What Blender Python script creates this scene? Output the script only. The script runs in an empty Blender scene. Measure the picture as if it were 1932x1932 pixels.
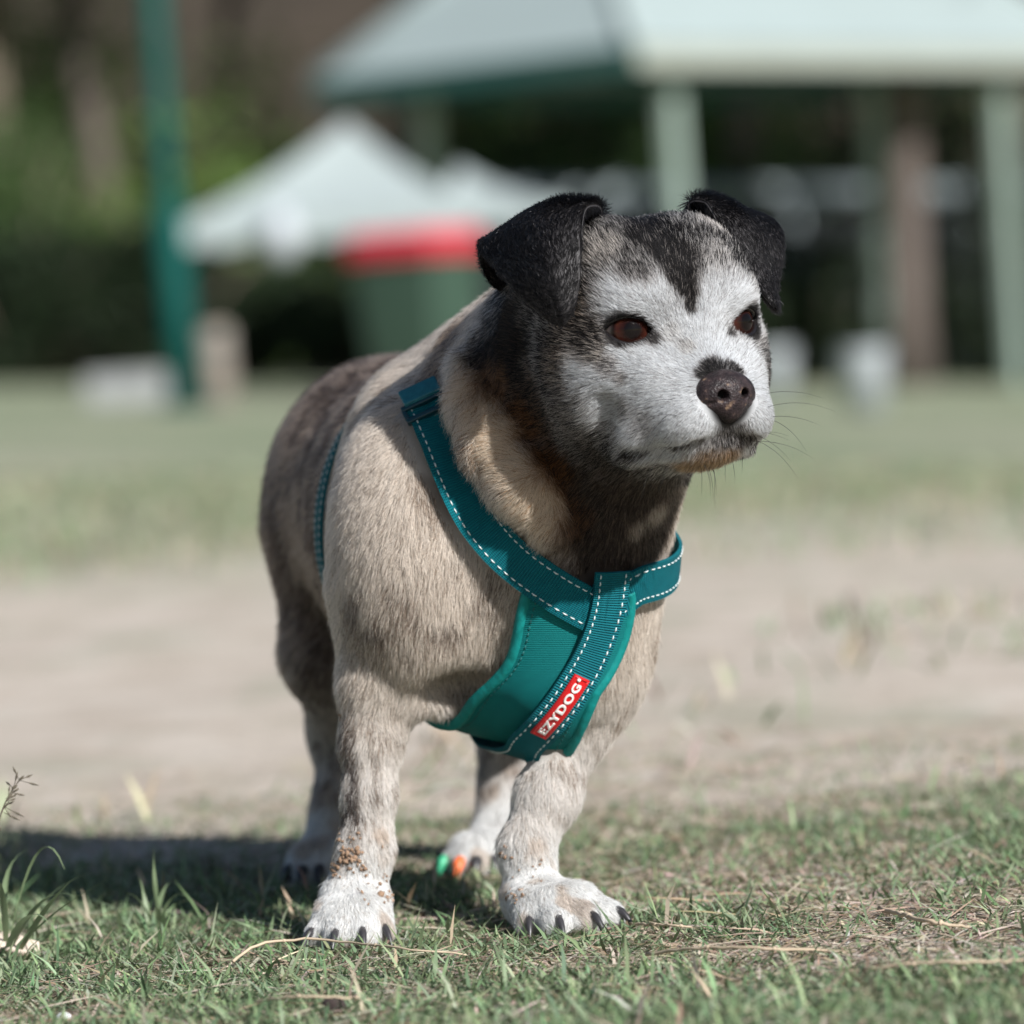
import bpy, bmesh, math, random
import numpy as np
from mathutils import Vector, Matrix

random.seed(7)
RNG = np.random.default_rng(11)
S = bpy.context.scene
COL = S.collection
R = math.radians

# ------------------------------------------------------------------ camera, sky, sun, exposure
CAM_Z = 0.323
PITCH, ROLL = R(2.0), R(4.0)
FPX = 9000.0            # focal length in units of 1/1932 of the frame width
cam_d = bpy.data.cameras.new('camera')
cam = bpy.data.objects.new('camera', cam_d); COL.objects.link(cam)
cam_d.sensor_width = 36.0
cam_d.lens = 36.0 * FPX / 1932.0
cam_d.clip_start, cam_d.clip_end = 0.05, 2000
fw = Vector((0, math.cos(PITCH), -math.sin(PITCH)))
rt0 = Vector((1, 0, 0)); up0 = rt0.cross(fw)
rt = rt0 * math.cos(ROLL) - up0 * math.sin(ROLL)      # camera rolled clockwise: verticals lean left
up = up0 * math.cos(ROLL) + rt0 * math.sin(ROLL)
M = Matrix((rt, up, -fw)).transposed().to_4x4(); M.translation = (0, 0, CAM_Z)
cam.matrix_world = M
cam_d.dof.use_dof = True
cam_d.dof.focus_distance = 2.535
cam_d.dof.aperture_fstop = 6.3
S.camera = cam
CAMP = np.array([0, 0, CAM_Z]); RT, UP, FW = (np.array(v) for v in (rt, up, fw))

SUN_TRAVEL = Vector((-0.46, 0.62, -0.50)).normalized()
W = bpy.data.worlds.new('World'); S.world = W; W.use_nodes = True
wn = W.node_tree.nodes; bg = wn['Background']
sky = wn.new('ShaderNodeTexSky'); sky.sky_type = 'NISHITA'; sky.sun_disc = False
sky.sun_elevation = math.asin(-SUN_TRAVEL.z)
sky.sun_rotation = math.atan2(-SUN_TRAVEL.x, -SUN_TRAVEL.y)
sky.air_density = 1.0; sky.dust_density = 0.6
W.node_tree.links.new(sky.outputs[0], bg.inputs[0]); bg.inputs[1].default_value = 0.05
sun_d = bpy.data.lights.new('sun', 'SUN'); sun_d.energy = 5.0; sun_d.angle = R(0.53); sun_d.color = (1, 0.98, 0.955)
sun = bpy.data.objects.new('sun', sun_d); COL.objects.link(sun)
sun.rotation_euler = SUN_TRAVEL.to_track_quat('-Z', 'Y').to_euler(); sun.location = (3, -2, 6)
S.view_settings.view_transform = 'Standard'; S.view_settings.look = 'None'
S.view_settings.exposure = 0.6; S.view_settings.gamma = 1.0
S.cycles.use_denoising = True
S.cycles.max_bounces = 8; S.cycles.transparent_max_bounces = 8
S.cycles.use_adaptive_sampling = True
try:
    S.cycles_curves.shape = 'RIBBONS'; S.cycles_curves.subdivisions = 2
except Exception: pass

# ------------------------------------------------------------------ helpers
def ray(px, py):
    d = FW + RT * ((px - 966) / FPX) + UP * ((966 - py) / FPX)
    return d / np.linalg.norm(d)
def P(px, py, d):
    r = ray(px, py)
    return CAMP + r * (d / r[1])
def nrm(v):
    v = np.asarray(v, float)
    return v / (np.linalg.norm(v, axis=-1, keepdims=True) + 1e-12)
def sstep(a, b, x):
    t = np.clip((np.asarray(x, float) - a) / (b - a), 0, 1); return t * t * (3 - 2 * t)

def hash3(i, j, k, seed):
    n = (i.astype(np.int64) * 374761393 + j.astype(np.int64) * 668265263 + k.astype(np.int64) * 2147483647 + seed * 144665) & 0xffffffff
    n = ((n ^ (n >> 13)) * 1274126177) & 0xffffffff
    n = ((n ^ (n >> 16)) * 2246822519) & 0xffffffff
    return ((n ^ (n >> 15)) & 0xffff) / 65535.0
def noise(p, scale, seed=0):
    """value noise in 0..1; scale = cell size in metres"""
    q = np.asarray(p, float) / scale
    f = np.floor(q); t = q - f; t = t * t * (3 - 2 * t); f = f.astype(np.int64)
    out = 0
    for a in (0, 1):
        wx = t[:, 0] if a else 1 - t[:, 0]
        for b in (0, 1):
            wy = t[:, 1] if b else 1 - t[:, 1]
            for c in (0, 1):
                wz = t[:, 2] if c else 1 - t[:, 2]
                out = out + wx * wy * wz * hash3(f[:, 0] + a, f[:, 1] + b, f[:, 2] + c, seed)
    return out

def tag(o, label=None, cat=None, group=None, kind=None):
    if label: o['label'] = label
    if cat: o['category'] = cat
    if group: o['group'] = group
    if kind: o['kind'] = kind
    return o
def empty(name, loc=(0, 0, 0), rz=0):
    o = bpy.data.objects.new(name, None); COL.objects.link(o)
    o.location = loc; o.rotation_euler = (0, 0, rz); o.empty_display_size = 0.05
    return o
def mesh_obj(name, verts, faces, mat=None, parent=None, smooth=True, col=None):
    me = bpy.data.meshes.new(name)
    verts = np.asarray(verts, np.float32)
    if isinstance(faces, np.ndarray):
        n, k = faces.shape
        me.vertices.add(len(verts)); me.vertices.foreach_set('co', verts.ravel())
        me.loops.add(n * k); me.loops.foreach_set('vertex_index', faces.astype(np.int32).ravel())
        me.polygons.add(n); me.polygons.foreach_set('loop_start', np.arange(0, n * k, k, dtype=np.int32))
        me.update(calc_edges=True)
    else:
        me.from_pydata([tuple(map(float, v)) for v in verts], [], [tuple(map(int, f)) for f in faces]); me.update()
    if smooth: me.polygons.foreach_set('use_smooth', np.ones(len(me.polygons), bool))
    if col is not None:
        a = me.color_attributes.new('col', 'FLOAT_COLOR', 'POINT')
        c4 = np.ones((len(verts), 4), np.float32); c4[:, :3] = col
        a.data.foreach_set('color', c4.ravel())
    if mat: me.materials.append(mat)
    o = bpy.data.objects.new(name, me); COL.objects.link(o)
    if parent:
        o.parent = parent
        if parent.type == 'EMPTY':
            o.matrix_parent_inverse = Matrix.Identity(4)
    return o
def bm_obj(name, bm, mat=None, parent=None, smooth=False):
    me = bpy.data.meshes.new(name); bm.to_mesh(me); bm.free()
    if smooth: me.polygons.foreach_set('use_smooth', np.ones(len(me.polygons), bool))
    if mat: me.materials.append(mat)
    o = bpy.data.objects.new(name, me); COL.objects.link(o)
    if parent: o.parent = parent
    return o
def box(bm, c, s, rot=None):
    m = Matrix.Translation(c) @ (rot or Matrix.Identity(4)) @ Matrix.Diagonal((*s, 1))
    return bmesh.ops.create_cube(bm, size=1, matrix=m)
def bevel_all(bm, w, seg=2):
    bmesh.ops.bevel(bm, geom=list(bm.edges), offset=w, segments=seg, profile=0.6, affect='EDGES')
def tube(bm, pts, rads, n=8, cap=True):
    pts = [Vector(p) for p in pts]; rings = []
    prev = None
    for i, p in enumerate(pts):
        t = (pts[min(i + 1, len(pts) - 1)] - pts[max(i - 1, 0)]).normalized()
        if prev is None:
            a = t.orthogonal().normalized()
        else:
            a = (prev - t * prev.dot(t)).normalized()
        prev = a; b = t.cross(a)
        r = rads[i] if hasattr(rads, '__len__') else rads
        rings.append([bm.verts.new(p + (a * math.cos(2 * math.pi * k / n) + b * math.sin(2 * math.pi * k / n)) * r) for k in range(n)])
    for i in range(len(rings) - 1):
        for k in range(n):
            bm.faces.new((rings[i][k], rings[i][(k + 1) % n], rings[i + 1][(k + 1) % n], rings[i + 1][k]))
    if cap:
        bm.faces.new(rings[0][::-1]); bm.faces.new(rings[-1])

# ------------------------------------------------------------------ materials
def new_mat(name):
    m = bpy.data.materials.new(name); m.use_nodes = True
    return m, m.node_tree.nodes, m.node_tree.links, m.node_tree.nodes['Principled BSDF']
def mat_plain(name, rgb, rough=0.6, var=0.25, scale=6, bump=0.0, spec=0.5, metal=0.0):
    m, n, l, b = new_mat(name)
    tc = n.new('ShaderNodeTexCoord'); nz = n.new('ShaderNodeTexNoise'); nz.inputs['Scale'].default_value = scale; nz.inputs['Detail'].default_value = 6
    l.new(tc.outputs['Object'], nz.inputs['Vector'])
    mx = n.new('ShaderNodeMix'); mx.data_type = 'RGBA'
    mx.inputs[6].default_value = (*[c * (1 - var) for c in rgb], 1); mx.inputs[7].default_value = (*[min(1, c * (1 + var)) for c in rgb], 1)
    l.new(nz.outputs['Fac'], mx.inputs[0]); l.new(mx.outputs[2], b.inputs['Base Color'])
    b.inputs['Roughness'].default_value = rough; b.inputs['Specular IOR Level'].default_value = spec; b.inputs['Metallic'].default_value = metal
    if bump:
        bp = n.new('ShaderNodeBump'); bp.inputs['Strength'].default_value = bump; bp.inputs['Distance'].default_value = 0.002
        l.new(nz.outputs['Fac'], bp.inputs['Height']); l.new(bp.outputs[0], b.inputs['Normal'])
    return m
def mat_attr(name, rough=0.7, spec=0.3, translucent=0.0):
    m, n, l, b = new_mat(name)
    a = n.new('ShaderNodeAttribute'); a.attribute_name = 'col'
    l.new(a.outputs['Color'], b.inputs['Base Color'])
    b.inputs['Roughness'].default_value = rough; b.inputs['Specular IOR Level'].default_value = spec
    if translucent:
        t = n.new('ShaderNodeBsdfTranslucent'); l.new(a.outputs['Color'], t.inputs['Color'])
        ms = n.new('ShaderNodeMixShader'); ms.inputs[0].default_value = translucent
        l.new(b.outputs[0], ms.inputs[1]); l.new(t.outputs[0], ms.inputs[2])
        l.new(ms.outputs[0], n['Material Output'].inputs[0])
    return m

M_SKIN = mat_attr('dog_skin', 0.8, 0.2)
M_GRASS = mat_attr('grass_blades', 0.6, 0.25, 0.25)
M_LEAF = mat_attr('leaves', 0.6, 0.25, 0.25)

def mat_fur(name):
    m, n, l, b = new_mat(name)
    n.remove(b)
    a = n.new('ShaderNodeAttribute'); a.attribute_name = 'col'
    h = n.new('ShaderNodeBsdfHairPrincipled'); h.model = 'CHIANG'; h.parametrization = 'COLOR'
    l.new(a.outputs['Color'], h.inputs['Color'])
    h.inputs['Roughness'].default_value = 0.38; h.inputs['Radial Roughness'].default_value = 0.55
    h.inputs['Coat'].default_value = 0.0; h.inputs['IOR'].default_value = 1.25
    d = n.new('ShaderNodeBsdfDiffuse'); l.new(a.outputs['Color'], d.inputs['Color'])
    ms = n.new('ShaderNodeMixShader'); ms.inputs[0].default_value = 0.45
    l.new(h.outputs[0], ms.inputs[1]); l.new(d.outputs[0], ms.inputs[2])
    l.new(ms.outputs[0], n['Material Output'].inputs[0])
    return m
M_FUR = mat_fur('dog_fur')

# ------------------------------------------------------------------ terrain
def ground_z(x, y):
    x = np.asarray(x, float); y = np.asarray(y, float)
    z = -0.07 * x * sstep(3.6, 14, y)
    z = z + 0.004 * np.sin(x * 7.3 + y * 2.1) * np.sin(y * 5.7 - x * 3.3) * sstep(-0.2, 0.4, np.abs(y - 2.75) - 0.1)
    return z

def build_ground():
    xs = np.concatenate([[-600, -200, -80, -40, -20, -10, -6, -4, -3, -2.2], np.linspace(-1.6, 1.6, 65), [2.2, 3, 4, 6, 10, 20, 40, 80, 200, 600]])
    ys = np.concatenate([[-300, -100, -30, -10, -3, 0, 1, 1.5], np.linspace(1.8, 4.2, 61), np.linspace(4.4, 10, 20), [12, 14, 17, 20, 24, 28, 32, 36, 40, 46, 52, 60, 80, 150, 400, 900]])
    X, Y = np.meshgrid(xs, ys, indexing='ij')
    Z = ground_z(np.clip(X, -12, 12), Y)
    v = np.stack([X, Y, Z], -1).reshape(-1, 3)
    nx, ny = X.shape
    i = np.arange(nx * ny).reshape(nx, ny)
    f = np.stack([i[:-1, :-1], i[1:, :-1], i[1:, 1:], i[:-1, 1:]], -1).reshape(-1, 4)
    m, n, l, b = new_mat('ground_earth')
    g = n.new('ShaderNodeNewGeometry'); sp = n.new('ShaderNodeSeparateXYZ'); l.new(g.outputs['Position'], sp.inputs[0])
    def nz(scale, det=8, rough=0.6, vec=None):
        k = n.new('ShaderNodeTexNoise'); k.inputs['Scale'].default_value = scale; k.inputs['Detail'].default_value = det; k.inputs['Roughness'].default_value = rough
        l.new(vec or g.outputs['Position'], k.inputs['Vector']); return k
    def ramp(src, stops):
        r = n.new('ShaderNodeValToRGB'); e = r.color_ramp.elements
        while len(e) < len(stops): e.new(0.5)
        for el, (p, c) in zip(e, stops): el.position = p; el.color = (*c, 1) if len(c) == 3 else c
        l.new(src, r.inputs[0]); return r
    def mix(f_, a, b_):
        k = n.new('ShaderNodeMix'); k.data_type = 'RGBA'
        for s, v_ in ((0, f_), (6, a), (7, b_)):
            if hasattr(v_, 'is_output'): l.new(v_, k.inputs[s])
            else: k.inputs[s].default_value = v_
        return k.outputs[2]
    def math_(op, a, b_=None, clamp=False):
        k = n.new('ShaderNodeMath'); k.operation = op; k.use_clamp = clamp
        for s, v_ in ((0, a), (1, b_)):
            if v_ is None: continue
            if hasattr(v_, 'is_output'): l.new(v_, k.inputs[s])
            else: k.inputs[s].default_value = v_
        return k.outputs[0]
    # coordinates squeezed in depth so that wear patches run across the view
    mp = n.new('ShaderNodeMapping'); mp.inputs['Scale'].default_value = (1, 0.45, 1); l.new(g.outputs['Position'], mp.inputs[0])
    dirt = ramp(nz(9).outputs['Fac'], [(0.3, (0.46, 0.39, 0.32)), (0.55, (0.59, 0.52, 0.445)), (0.75, (0.68, 0.62, 0.555))])
    fine = ramp(nz(160, 6, 0.7).outputs['Fac'], [(0.3, (0.62, 0.62, 0.62)), (0.7, (1.15, 1.15, 1.15))])
    dm = n.new('ShaderNodeMix'); dm.data_type = 'RGBA'; dm.blend_type = 'MULTIPLY'; dm.inputs[0].default_value = 1
    l.new(dirt.outputs[0], dm.inputs[6]); l.new(fine.outputs[0], dm.inputs[7])
    grass = ramp(nz(14, 8, 0.7).outputs['Fac'], [(0.3, (0.15, 0.185, 0.11)), (0.6, (0.24, 0.265, 0.18)), (0.8, (0.36, 0.34, 0.26))])
    yv = sp.outputs['Y']
    wob = math_('MULTIPLY', math_('SUBTRACT', nz(1.6, 5, 0.6, mp.outputs[0]).outputs['Fac'], 0.5), 1.0)
    # turf beyond the worn strip
    far = n.new('ShaderNodeMapRange'); far.inputs['From Min'].default_value = 5.6; far.inputs['From Max'].default_value = 10.5
    l.new(math_('ADD', yv, math_('MULTIPLY', wob, 5.0)), far.inputs['Value'])
    # thin green in the worn strip and near the dog
    pat = n.new('ShaderNodeMapRange'); pat.inputs['From Min'].default_value = 0.5; pat.inputs['From Max'].default_value = 0.68; pat.inputs['To Max'].default_value = 0.55
    l.new(nz(3.2, 6, 0.65, mp.outputs[0]).outputs['Fac'], pat.inputs['Value'])
    pale = n.new('ShaderNodeMapRange'); pale.inputs['From Min'].default_value = 0.48; pale.inputs['From Max'].default_value = 0.7; pale.inputs['To Max'].default_value = 0.5
    mp2 = n.new('ShaderNodeMapping'); mp2.inputs['Scale'].default_value = (0.5, 0.35, 1); mp2.inputs['Location'].default_value = (3, 9, 0); l.new(g.outputs['Position'], mp2.inputs[0])
    l.new(nz(1.1, 4, 0.5, mp2.outputs[0]).outputs['Fac'], pale.inputs['Value'])
    gf = math_('MAXIMUM', far.outputs[0], pat.outputs[0])
    gf2 = math_('MULTIPLY', gf, math_('SUBTRACT', 1.0, math_('MULTIPLY', pale.outputs[0], 0.8)))
    l.new(mix(gf2, dm.outputs[2], grass.outputs[0]), b.inputs['Base Color'])
    b.inputs['Roughness'].default_value = 0.95; b.inputs['Specular IOR Level'].default_value = 0.1
    bp = n.new('ShaderNodeBump'); bp.inputs['Strength'].default_value = 0.7; bp.inputs['Distance'].default_value = 0.004
    l.new(nz(220, 5, 0.7).outputs['Fac'], bp.inputs['Height']); l.new(bp.outputs[0], b.inputs['Normal'])
    return tag(mesh_obj('ground', v, f, m), kind='structure')
build_ground()



# ------------------------------------------------------------------ background: shelter, fence, hedge, trees, canopy tents, bin
def at(px, d, py=700):
    """world x for a photo column at distance d"""
    return float(P(px, py, d)[0])
def gz(x, y): return float(ground_z(x, y))

# earth bank and leaf litter closing the view
def build_bank():
    xs = np.linspace(-160, 160, 81); ys = np.array([47, 50, 54, 60, 70, 85, 110, 160])
    zs = np.array([0.0, 0.7, 2.6, 5.5, 9.0, 13, 17, 20.0])
    X, Y = np.meshgrid(xs, ys, indexing='ij'); Z = np.tile(zs, (len(xs), 1)) + (noise(np.stack([X, Y, X * 0], -1).reshape(-1, 3), 6, 3).reshape(X.shape) - 0.5) * np.minimum(zs, 2.5)
    Z[:, 0] = ground_z(np.clip(X[:, 0], -12, 12), Y[:, 0]) - 0.3
    i = np.arange(X.size).reshape(X.shape); f = np.stack([i[:-1, :-1], i[1:, :-1], i[1:, 1:], i[:-1, 1:]], -1).reshape(-1, 4)
    m = mat_plain('leaf_litter', (0.036, 0.026, 0.016), 0.95, 0.6, 0.9)
    tag(mesh_obj('hill', np.stack([X, Y, Z], -1).reshape(-1, 3), f, m), kind='structure')
build_bank()

def leaf_mesh(centres, size, cols, flat=0.0, seed=0):
    n = len(centres); g = np.random.default_rng(seed)
    a = nrm(g.normal(size=(n, 3)) * (1, 1, 0.6)); b = nrm(np.cross(a, g.normal(size=(n, 3))))
    s = (size * g.uniform(0.6, 1.4, n))[:, None]
    v = np.stack([centres - a * s, centres + b * s * 0.42, centres + a * s, centres - b * s * 0.42], 1).reshape(-1, 3)
    return v, np.arange(n * 4).reshape(n, 4), np.repeat(cols, 4, 0)
def foliage_cols(n, rgb, g, var=0.35):
    c = np.array(rgb)[None] * g.uniform(1 - var, 1 + var, (n, 1)) * np.array([1, 1, 1]) * g.normal(1, 0.08, (n, 3)); return np.clip(c, 0.005, 0.9)
M_BARK = mat_plain('bark', (0.15, 0.115, 0.09), 0.95, 0.5, 9, 0.5)
M_PALEBARK = mat_plain('pale_bark', (0.105, 0.083, 0.072), 0.9, 0.35, 6, 0.4)
def tree(label, x, y, h, r, crown_c, crown_r, rgb, n, seed, bark, lean=(0, 0), blobs=10, leaf=0.16):
    g = np.random.default_rng(seed); z0 = gz(x, y) - 0.05
    t = tag(empty('tree', (x, y, z0)), label, 'tree', 'trees behind the fence')
    bm = bmesh.new(); top = Vector((lean[0], lean[1], h))
    tr = [Vector((0, 0, 0)).lerp(top, k) + Vector((math.sin(k * 5 + seed) * 0.12 * k, math.cos(k * 4 + seed) * 0.08 * k, 0)) for k in np.linspace(0, 1, 9)]
    tube(bm, tr, [r * 1.35, r * 1.05, r, r * 0.92, r * 0.85, r * 0.75, r * 0.6, r * 0.45, r * 0.25], 10)
    cc = Vector(crown_c)
    for k in range(7):
        s0 = tr[4 + k % 4]; e = cc + Vector(g.normal(size=3)) * Vector(crown_r).length * 0.33
        m_ = (s0 + e) / 2 + Vector((0, 0, 0.25))
        tube(bm, [s0, m_, e], [r * 0.4, r * 0.25, r * 0.06], 6)
    bm_obj('trunk', bm, bark, t, smooth=True)
    cl = g.normal(size=(blobs, 3)); cl = nrm(cl) * g.uniform(0.25, 0.85, (blobs, 1)) * np.array(crown_r) + np.array(crown_c)
    ix = g.integers(0, blobs, n); pts = cl[ix] + g.normal(size=(n, 3)) * np.array(crown_r) * 0.22
    sh = g.uniform(0.7, 1.3, blobs)[ix]
    v, f, c = leaf_mesh(pts, leaf, foliage_cols(n, rgb, g) * sh[:, None], seed=seed)
    mesh_obj('crown', v, f, M_LEAF, t, smooth=False, col=c)
    return t
def bush(label, x, y, w, dp, h, rgb, n, seed, name='bush', grp='bushes along the fence', leaf=0.055, zb=0.0):
    g = np.random.default_rng(seed); z0 = gz(x, y)
    t = tag(empty(name, (x, y, z0)), label, name, grp)
    bm = bmesh.new()
    for k in range(5):
        a = g.normal(size=2) * 0.25
        tube(bm, [Vector((a[0] * w * 0.3, a[1] * dp * 0.3, -0.03)), Vector((a[0] * w * 0.8, a[1] * dp * 0.8, h * 0.45)), Vector((a[0] * w * 1.6, a[1] * dp, h * 0.85))], [0.03, 0.02, 0.006], 6)
    bm_obj('stem', bm, M_BARK, t, smooth=True)
    k = 16; cl = np.stack([g.uniform(-0.42, 0.42, k) * w, g.uniform(-0.4, 0.4, k) * dp, g.uniform(0.15, 0.85, k) * h], -1)
    ix = g.integers(0, k, n); pts = cl[ix] + g.normal(size=(n, 3)) * np.array((w, dp, h)) * 0.13
    pts[:, 2] = np.abs(pts[:, 2]) + zb
    sh = g.uniform(0.75, 1.3, k)[ix]
    v, f, c = leaf_mesh(pts, leaf, foliage_cols(n, rgb, g) * sh[:, None], seed=seed)
    mesh_obj('crown', v, f, M_LEAF, t, smooth=False, col=c)
    return t

DG, MG, LG = (0.020, 0.034, 0.015), (0.060, 0.105, 0.034), (0.12, 0.19, 0.050)  # leaf tones; DG also paints tree shade on the hedge, LG its sunlit tops
tree('pale slim leaning trunk at the far left behind the teal pole', at(215, 45, 300), 45, 6.5, 0.13, (0.2, -0.5, 6.2), (2.6, 2.2, 1.6), DG, 5000, 1, M_PALEBARK, (-0.5, 0))
tree('dark tree whose crown fills the top left corner', at(20, 43, 300), 43, 6.0, 0.16, (0.6, -1.5, 5.6), (3.0, 2.4, 1.7), DG, 6000, 2, M_BARK, (-0.2, 0))
tree('thin grey trunk between the teal pole and the shelter roof', at(420, 46, 200), 46, 7.0, 0.10, (0.5, -1.0, 6.6), (2.6, 2.2, 1.6), DG, 5000, 3, M_PALEBARK, (0.3, 0))
tree('dark trunk rising behind the white canopy tent', at(760, 44, 200), 44, 7.0, 0.15, (0.8, -1.0, 7.4), (2.6, 2.4, 1.6), DG, 3500, 4, M_BARK, (0.2, 0))
tree('thick pale pinkish trunk seen under the right half of the shelter roof', at(1702, 38.2, 450), 38.2, 7.0, 0.15, (1.0, 0.5, 7.4), (2.6, 2.2, 1.6), DG, 3000, 5, M_PALEBARK, (0.25, 0))
tree('dark tree behind the middle of the shelter', at(1400, 44, 300), 44, 6.5, 0.14, (1.8, 1.0, 7.2), (2.6, 2.2, 1.6), DG, 3500, 6, M_BARK)
tree('dark tree at the right edge behind the shelter post', at(2080, 42, 300), 42, 6.0, 0.2, (1.5, -2.0, 6.2), (3.2, 2.6, 1.8), DG, 6000, 7, M_BARK)
# hedge plants left of the pole and shrubs beyond the fence
bush('tall leafy green shrub at the left edge of the photo', at(20, 41), 41, 1.9, 1.2, 2.35, MG, 5200, 11)
bush('low shaded shrub between the left edge and the teal pole', at(170, 40), 40, 1.7, 1.2, 1.30, DG, 5200, 12)
bush('shaded shrub just left of the teal pole', at(285, 40.3), 40.3, 1.4, 1.0, 1.25, DG, 5000, 13)
bush('yellow green shrub showing over the shaded shrubs left of the pole', at(230, 42.5), 42.5, 2.0, 1.1, 1.75, LG, 4200, 24)
bush('shaded low shrub at the left edge in front of the tall green one', at(30, 39.8), 39.8, 1.7, 1.0, 1.2, DG, 5000, 25)
bush('bright green shrub right of the teal pole above the tent', at(455, 42), 42, 1.6, 1.2, 2.0, LG, 4200, 14)
bush('dark shrub under the left eave of the white canopy', at(420, 40.2), 40.2, 1.6, 1.0, 0.95, DG, 3600, 15)
bush('dark shrub in the shade behind the bin', at(640, 41), 41, 1.8, 1.0, 1.05, DG, 3600, 16)
bush('leafy green shrub seen under the left part of the shelter', at(1010, 44), 44, 1.8, 1.3, 2.2, MG, 4600, 17)
bush('green shrub above the fence beside the near shelter post', at(1370, 43.5), 43.5, 1.9, 1.3, 2.35, MG, 4600, 18)
bush('green shrub above the fence left of the pale trunk', at(1570, 43.5), 43.5, 1.6, 1.3, 2.3, MG, 4200, 19)
for q_, (px_, dd_, hh_, cc_, lb_) in enumerate(((930, 46, 3.0, LG, 'tall shrub on the bank seen left of the near shelter post'), (1120, 45.5, 2.9, MG, 'leafy shrub on the bank above the dog\'s near ear'), (1290, 46.5, 3.1, LG, 'leafy tall shrub directly behind the near shelter post'),
        (1480, 45, 2.9, LG, 'tall green shrub between the shelter posts'), (1640, 46, 3.1, MG, 'leafy tall shrub left of the pale trunk'), (1850, 45, 3.0, DG, 'dark tall shrub between the pale trunk and the right post'),
        (60, 46, 3.9, LG, 'tall green shrub behind the hedge at the left edge'), (420, 46, 3.3, LG, 'green shrub on the bank right of the teal pole'), (640, 49, 2.4, DG, 'dark shrub on the bank above the canopy tent'))):
    bush(lb_, at(px_, dd_), dd_, 2.5, 1.5, hh_, cc_, 4200, 60 + q_, leaf=0.08)
bush('low dark green shrub in front of the fence near the pale trunk', at(1540, 39.6), 39.6, 1.2, 0.7, 1.25, DG, 3000, 20)
bush('dark shrub behind the right shelter post', at(1960, 40.5), 40.5, 1.6, 1.2, 1.9, DG, 3800, 21)

# dark screened fence with a grey top rail
def fence():
    m_cloth = mat_plain('dark_screen', (0.018, 0.022, 0.024), 0.9, 0.4, 3); m_rail = mat_plain('galvanised_rail', (0.22, 0.26, 0.275), 0.55, 0.2, 5)
    x0, x1, y0, y1 = at(870, 42.5), at(2200, 41.0), 42.6, 41.2
    n = 4; f = tag(empty('fence', (x0, y0, gz(x0, y0))), 'dark screened fence with a wide grey top rail behind the shelter', 'fence')
    o0 = Vector(f.location); pts = []
    for k in range(n + 1):
        t = k / n; x, y = x0 + (x1 - x0) * t, y0 + (y1 - y0) * t; pts.append(Vector((x, y, gz(x, y))) - o0)
    for k, p in enumerate(pts):
        bm = bmesh.new(); tube(bm, [p + Vector((0, 0, -0.1)), p + Vector((0, 0, 1.78))], 0.035, 10); bm_obj('post', bm, m_rail, f, True)
    for a, b in zip(pts[:-1], pts[1:]):
        bm = bmesh.new(); d = (b - a); nn = Vector((-d.y, d.x, 0)).normalized() * 0.008; up_ = Vector((0, 0, 1))
        q = [a + up_ * 0.03 - nn, b + up_ * 0.03 - nn, b + up_ * 1.52 - nn, a + up_ * 1.52 - nn]
        vs = [bm.verts.new(v) for v in q] + [bm.verts.new(v + nn * 2) for v in q]
        for i_ in ((0, 1, 2, 3), (7, 6, 5, 4), (0, 4, 5, 1), (1, 5, 6, 2), (2, 6, 7, 3), (3, 7, 4, 0)): bm.faces.new([vs[j] for j in i_])
        bm_obj('screen_panel', bm, m_cloth, f)
        bm = bmesh.new(); tube(bm, [a + Vector((0, -0.06, 1.66)), b + Vector((0, -0.06, 1.66))], 0.085, 12); bm_obj('top_rail', bm, m_rail, f, True)
fence()

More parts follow.
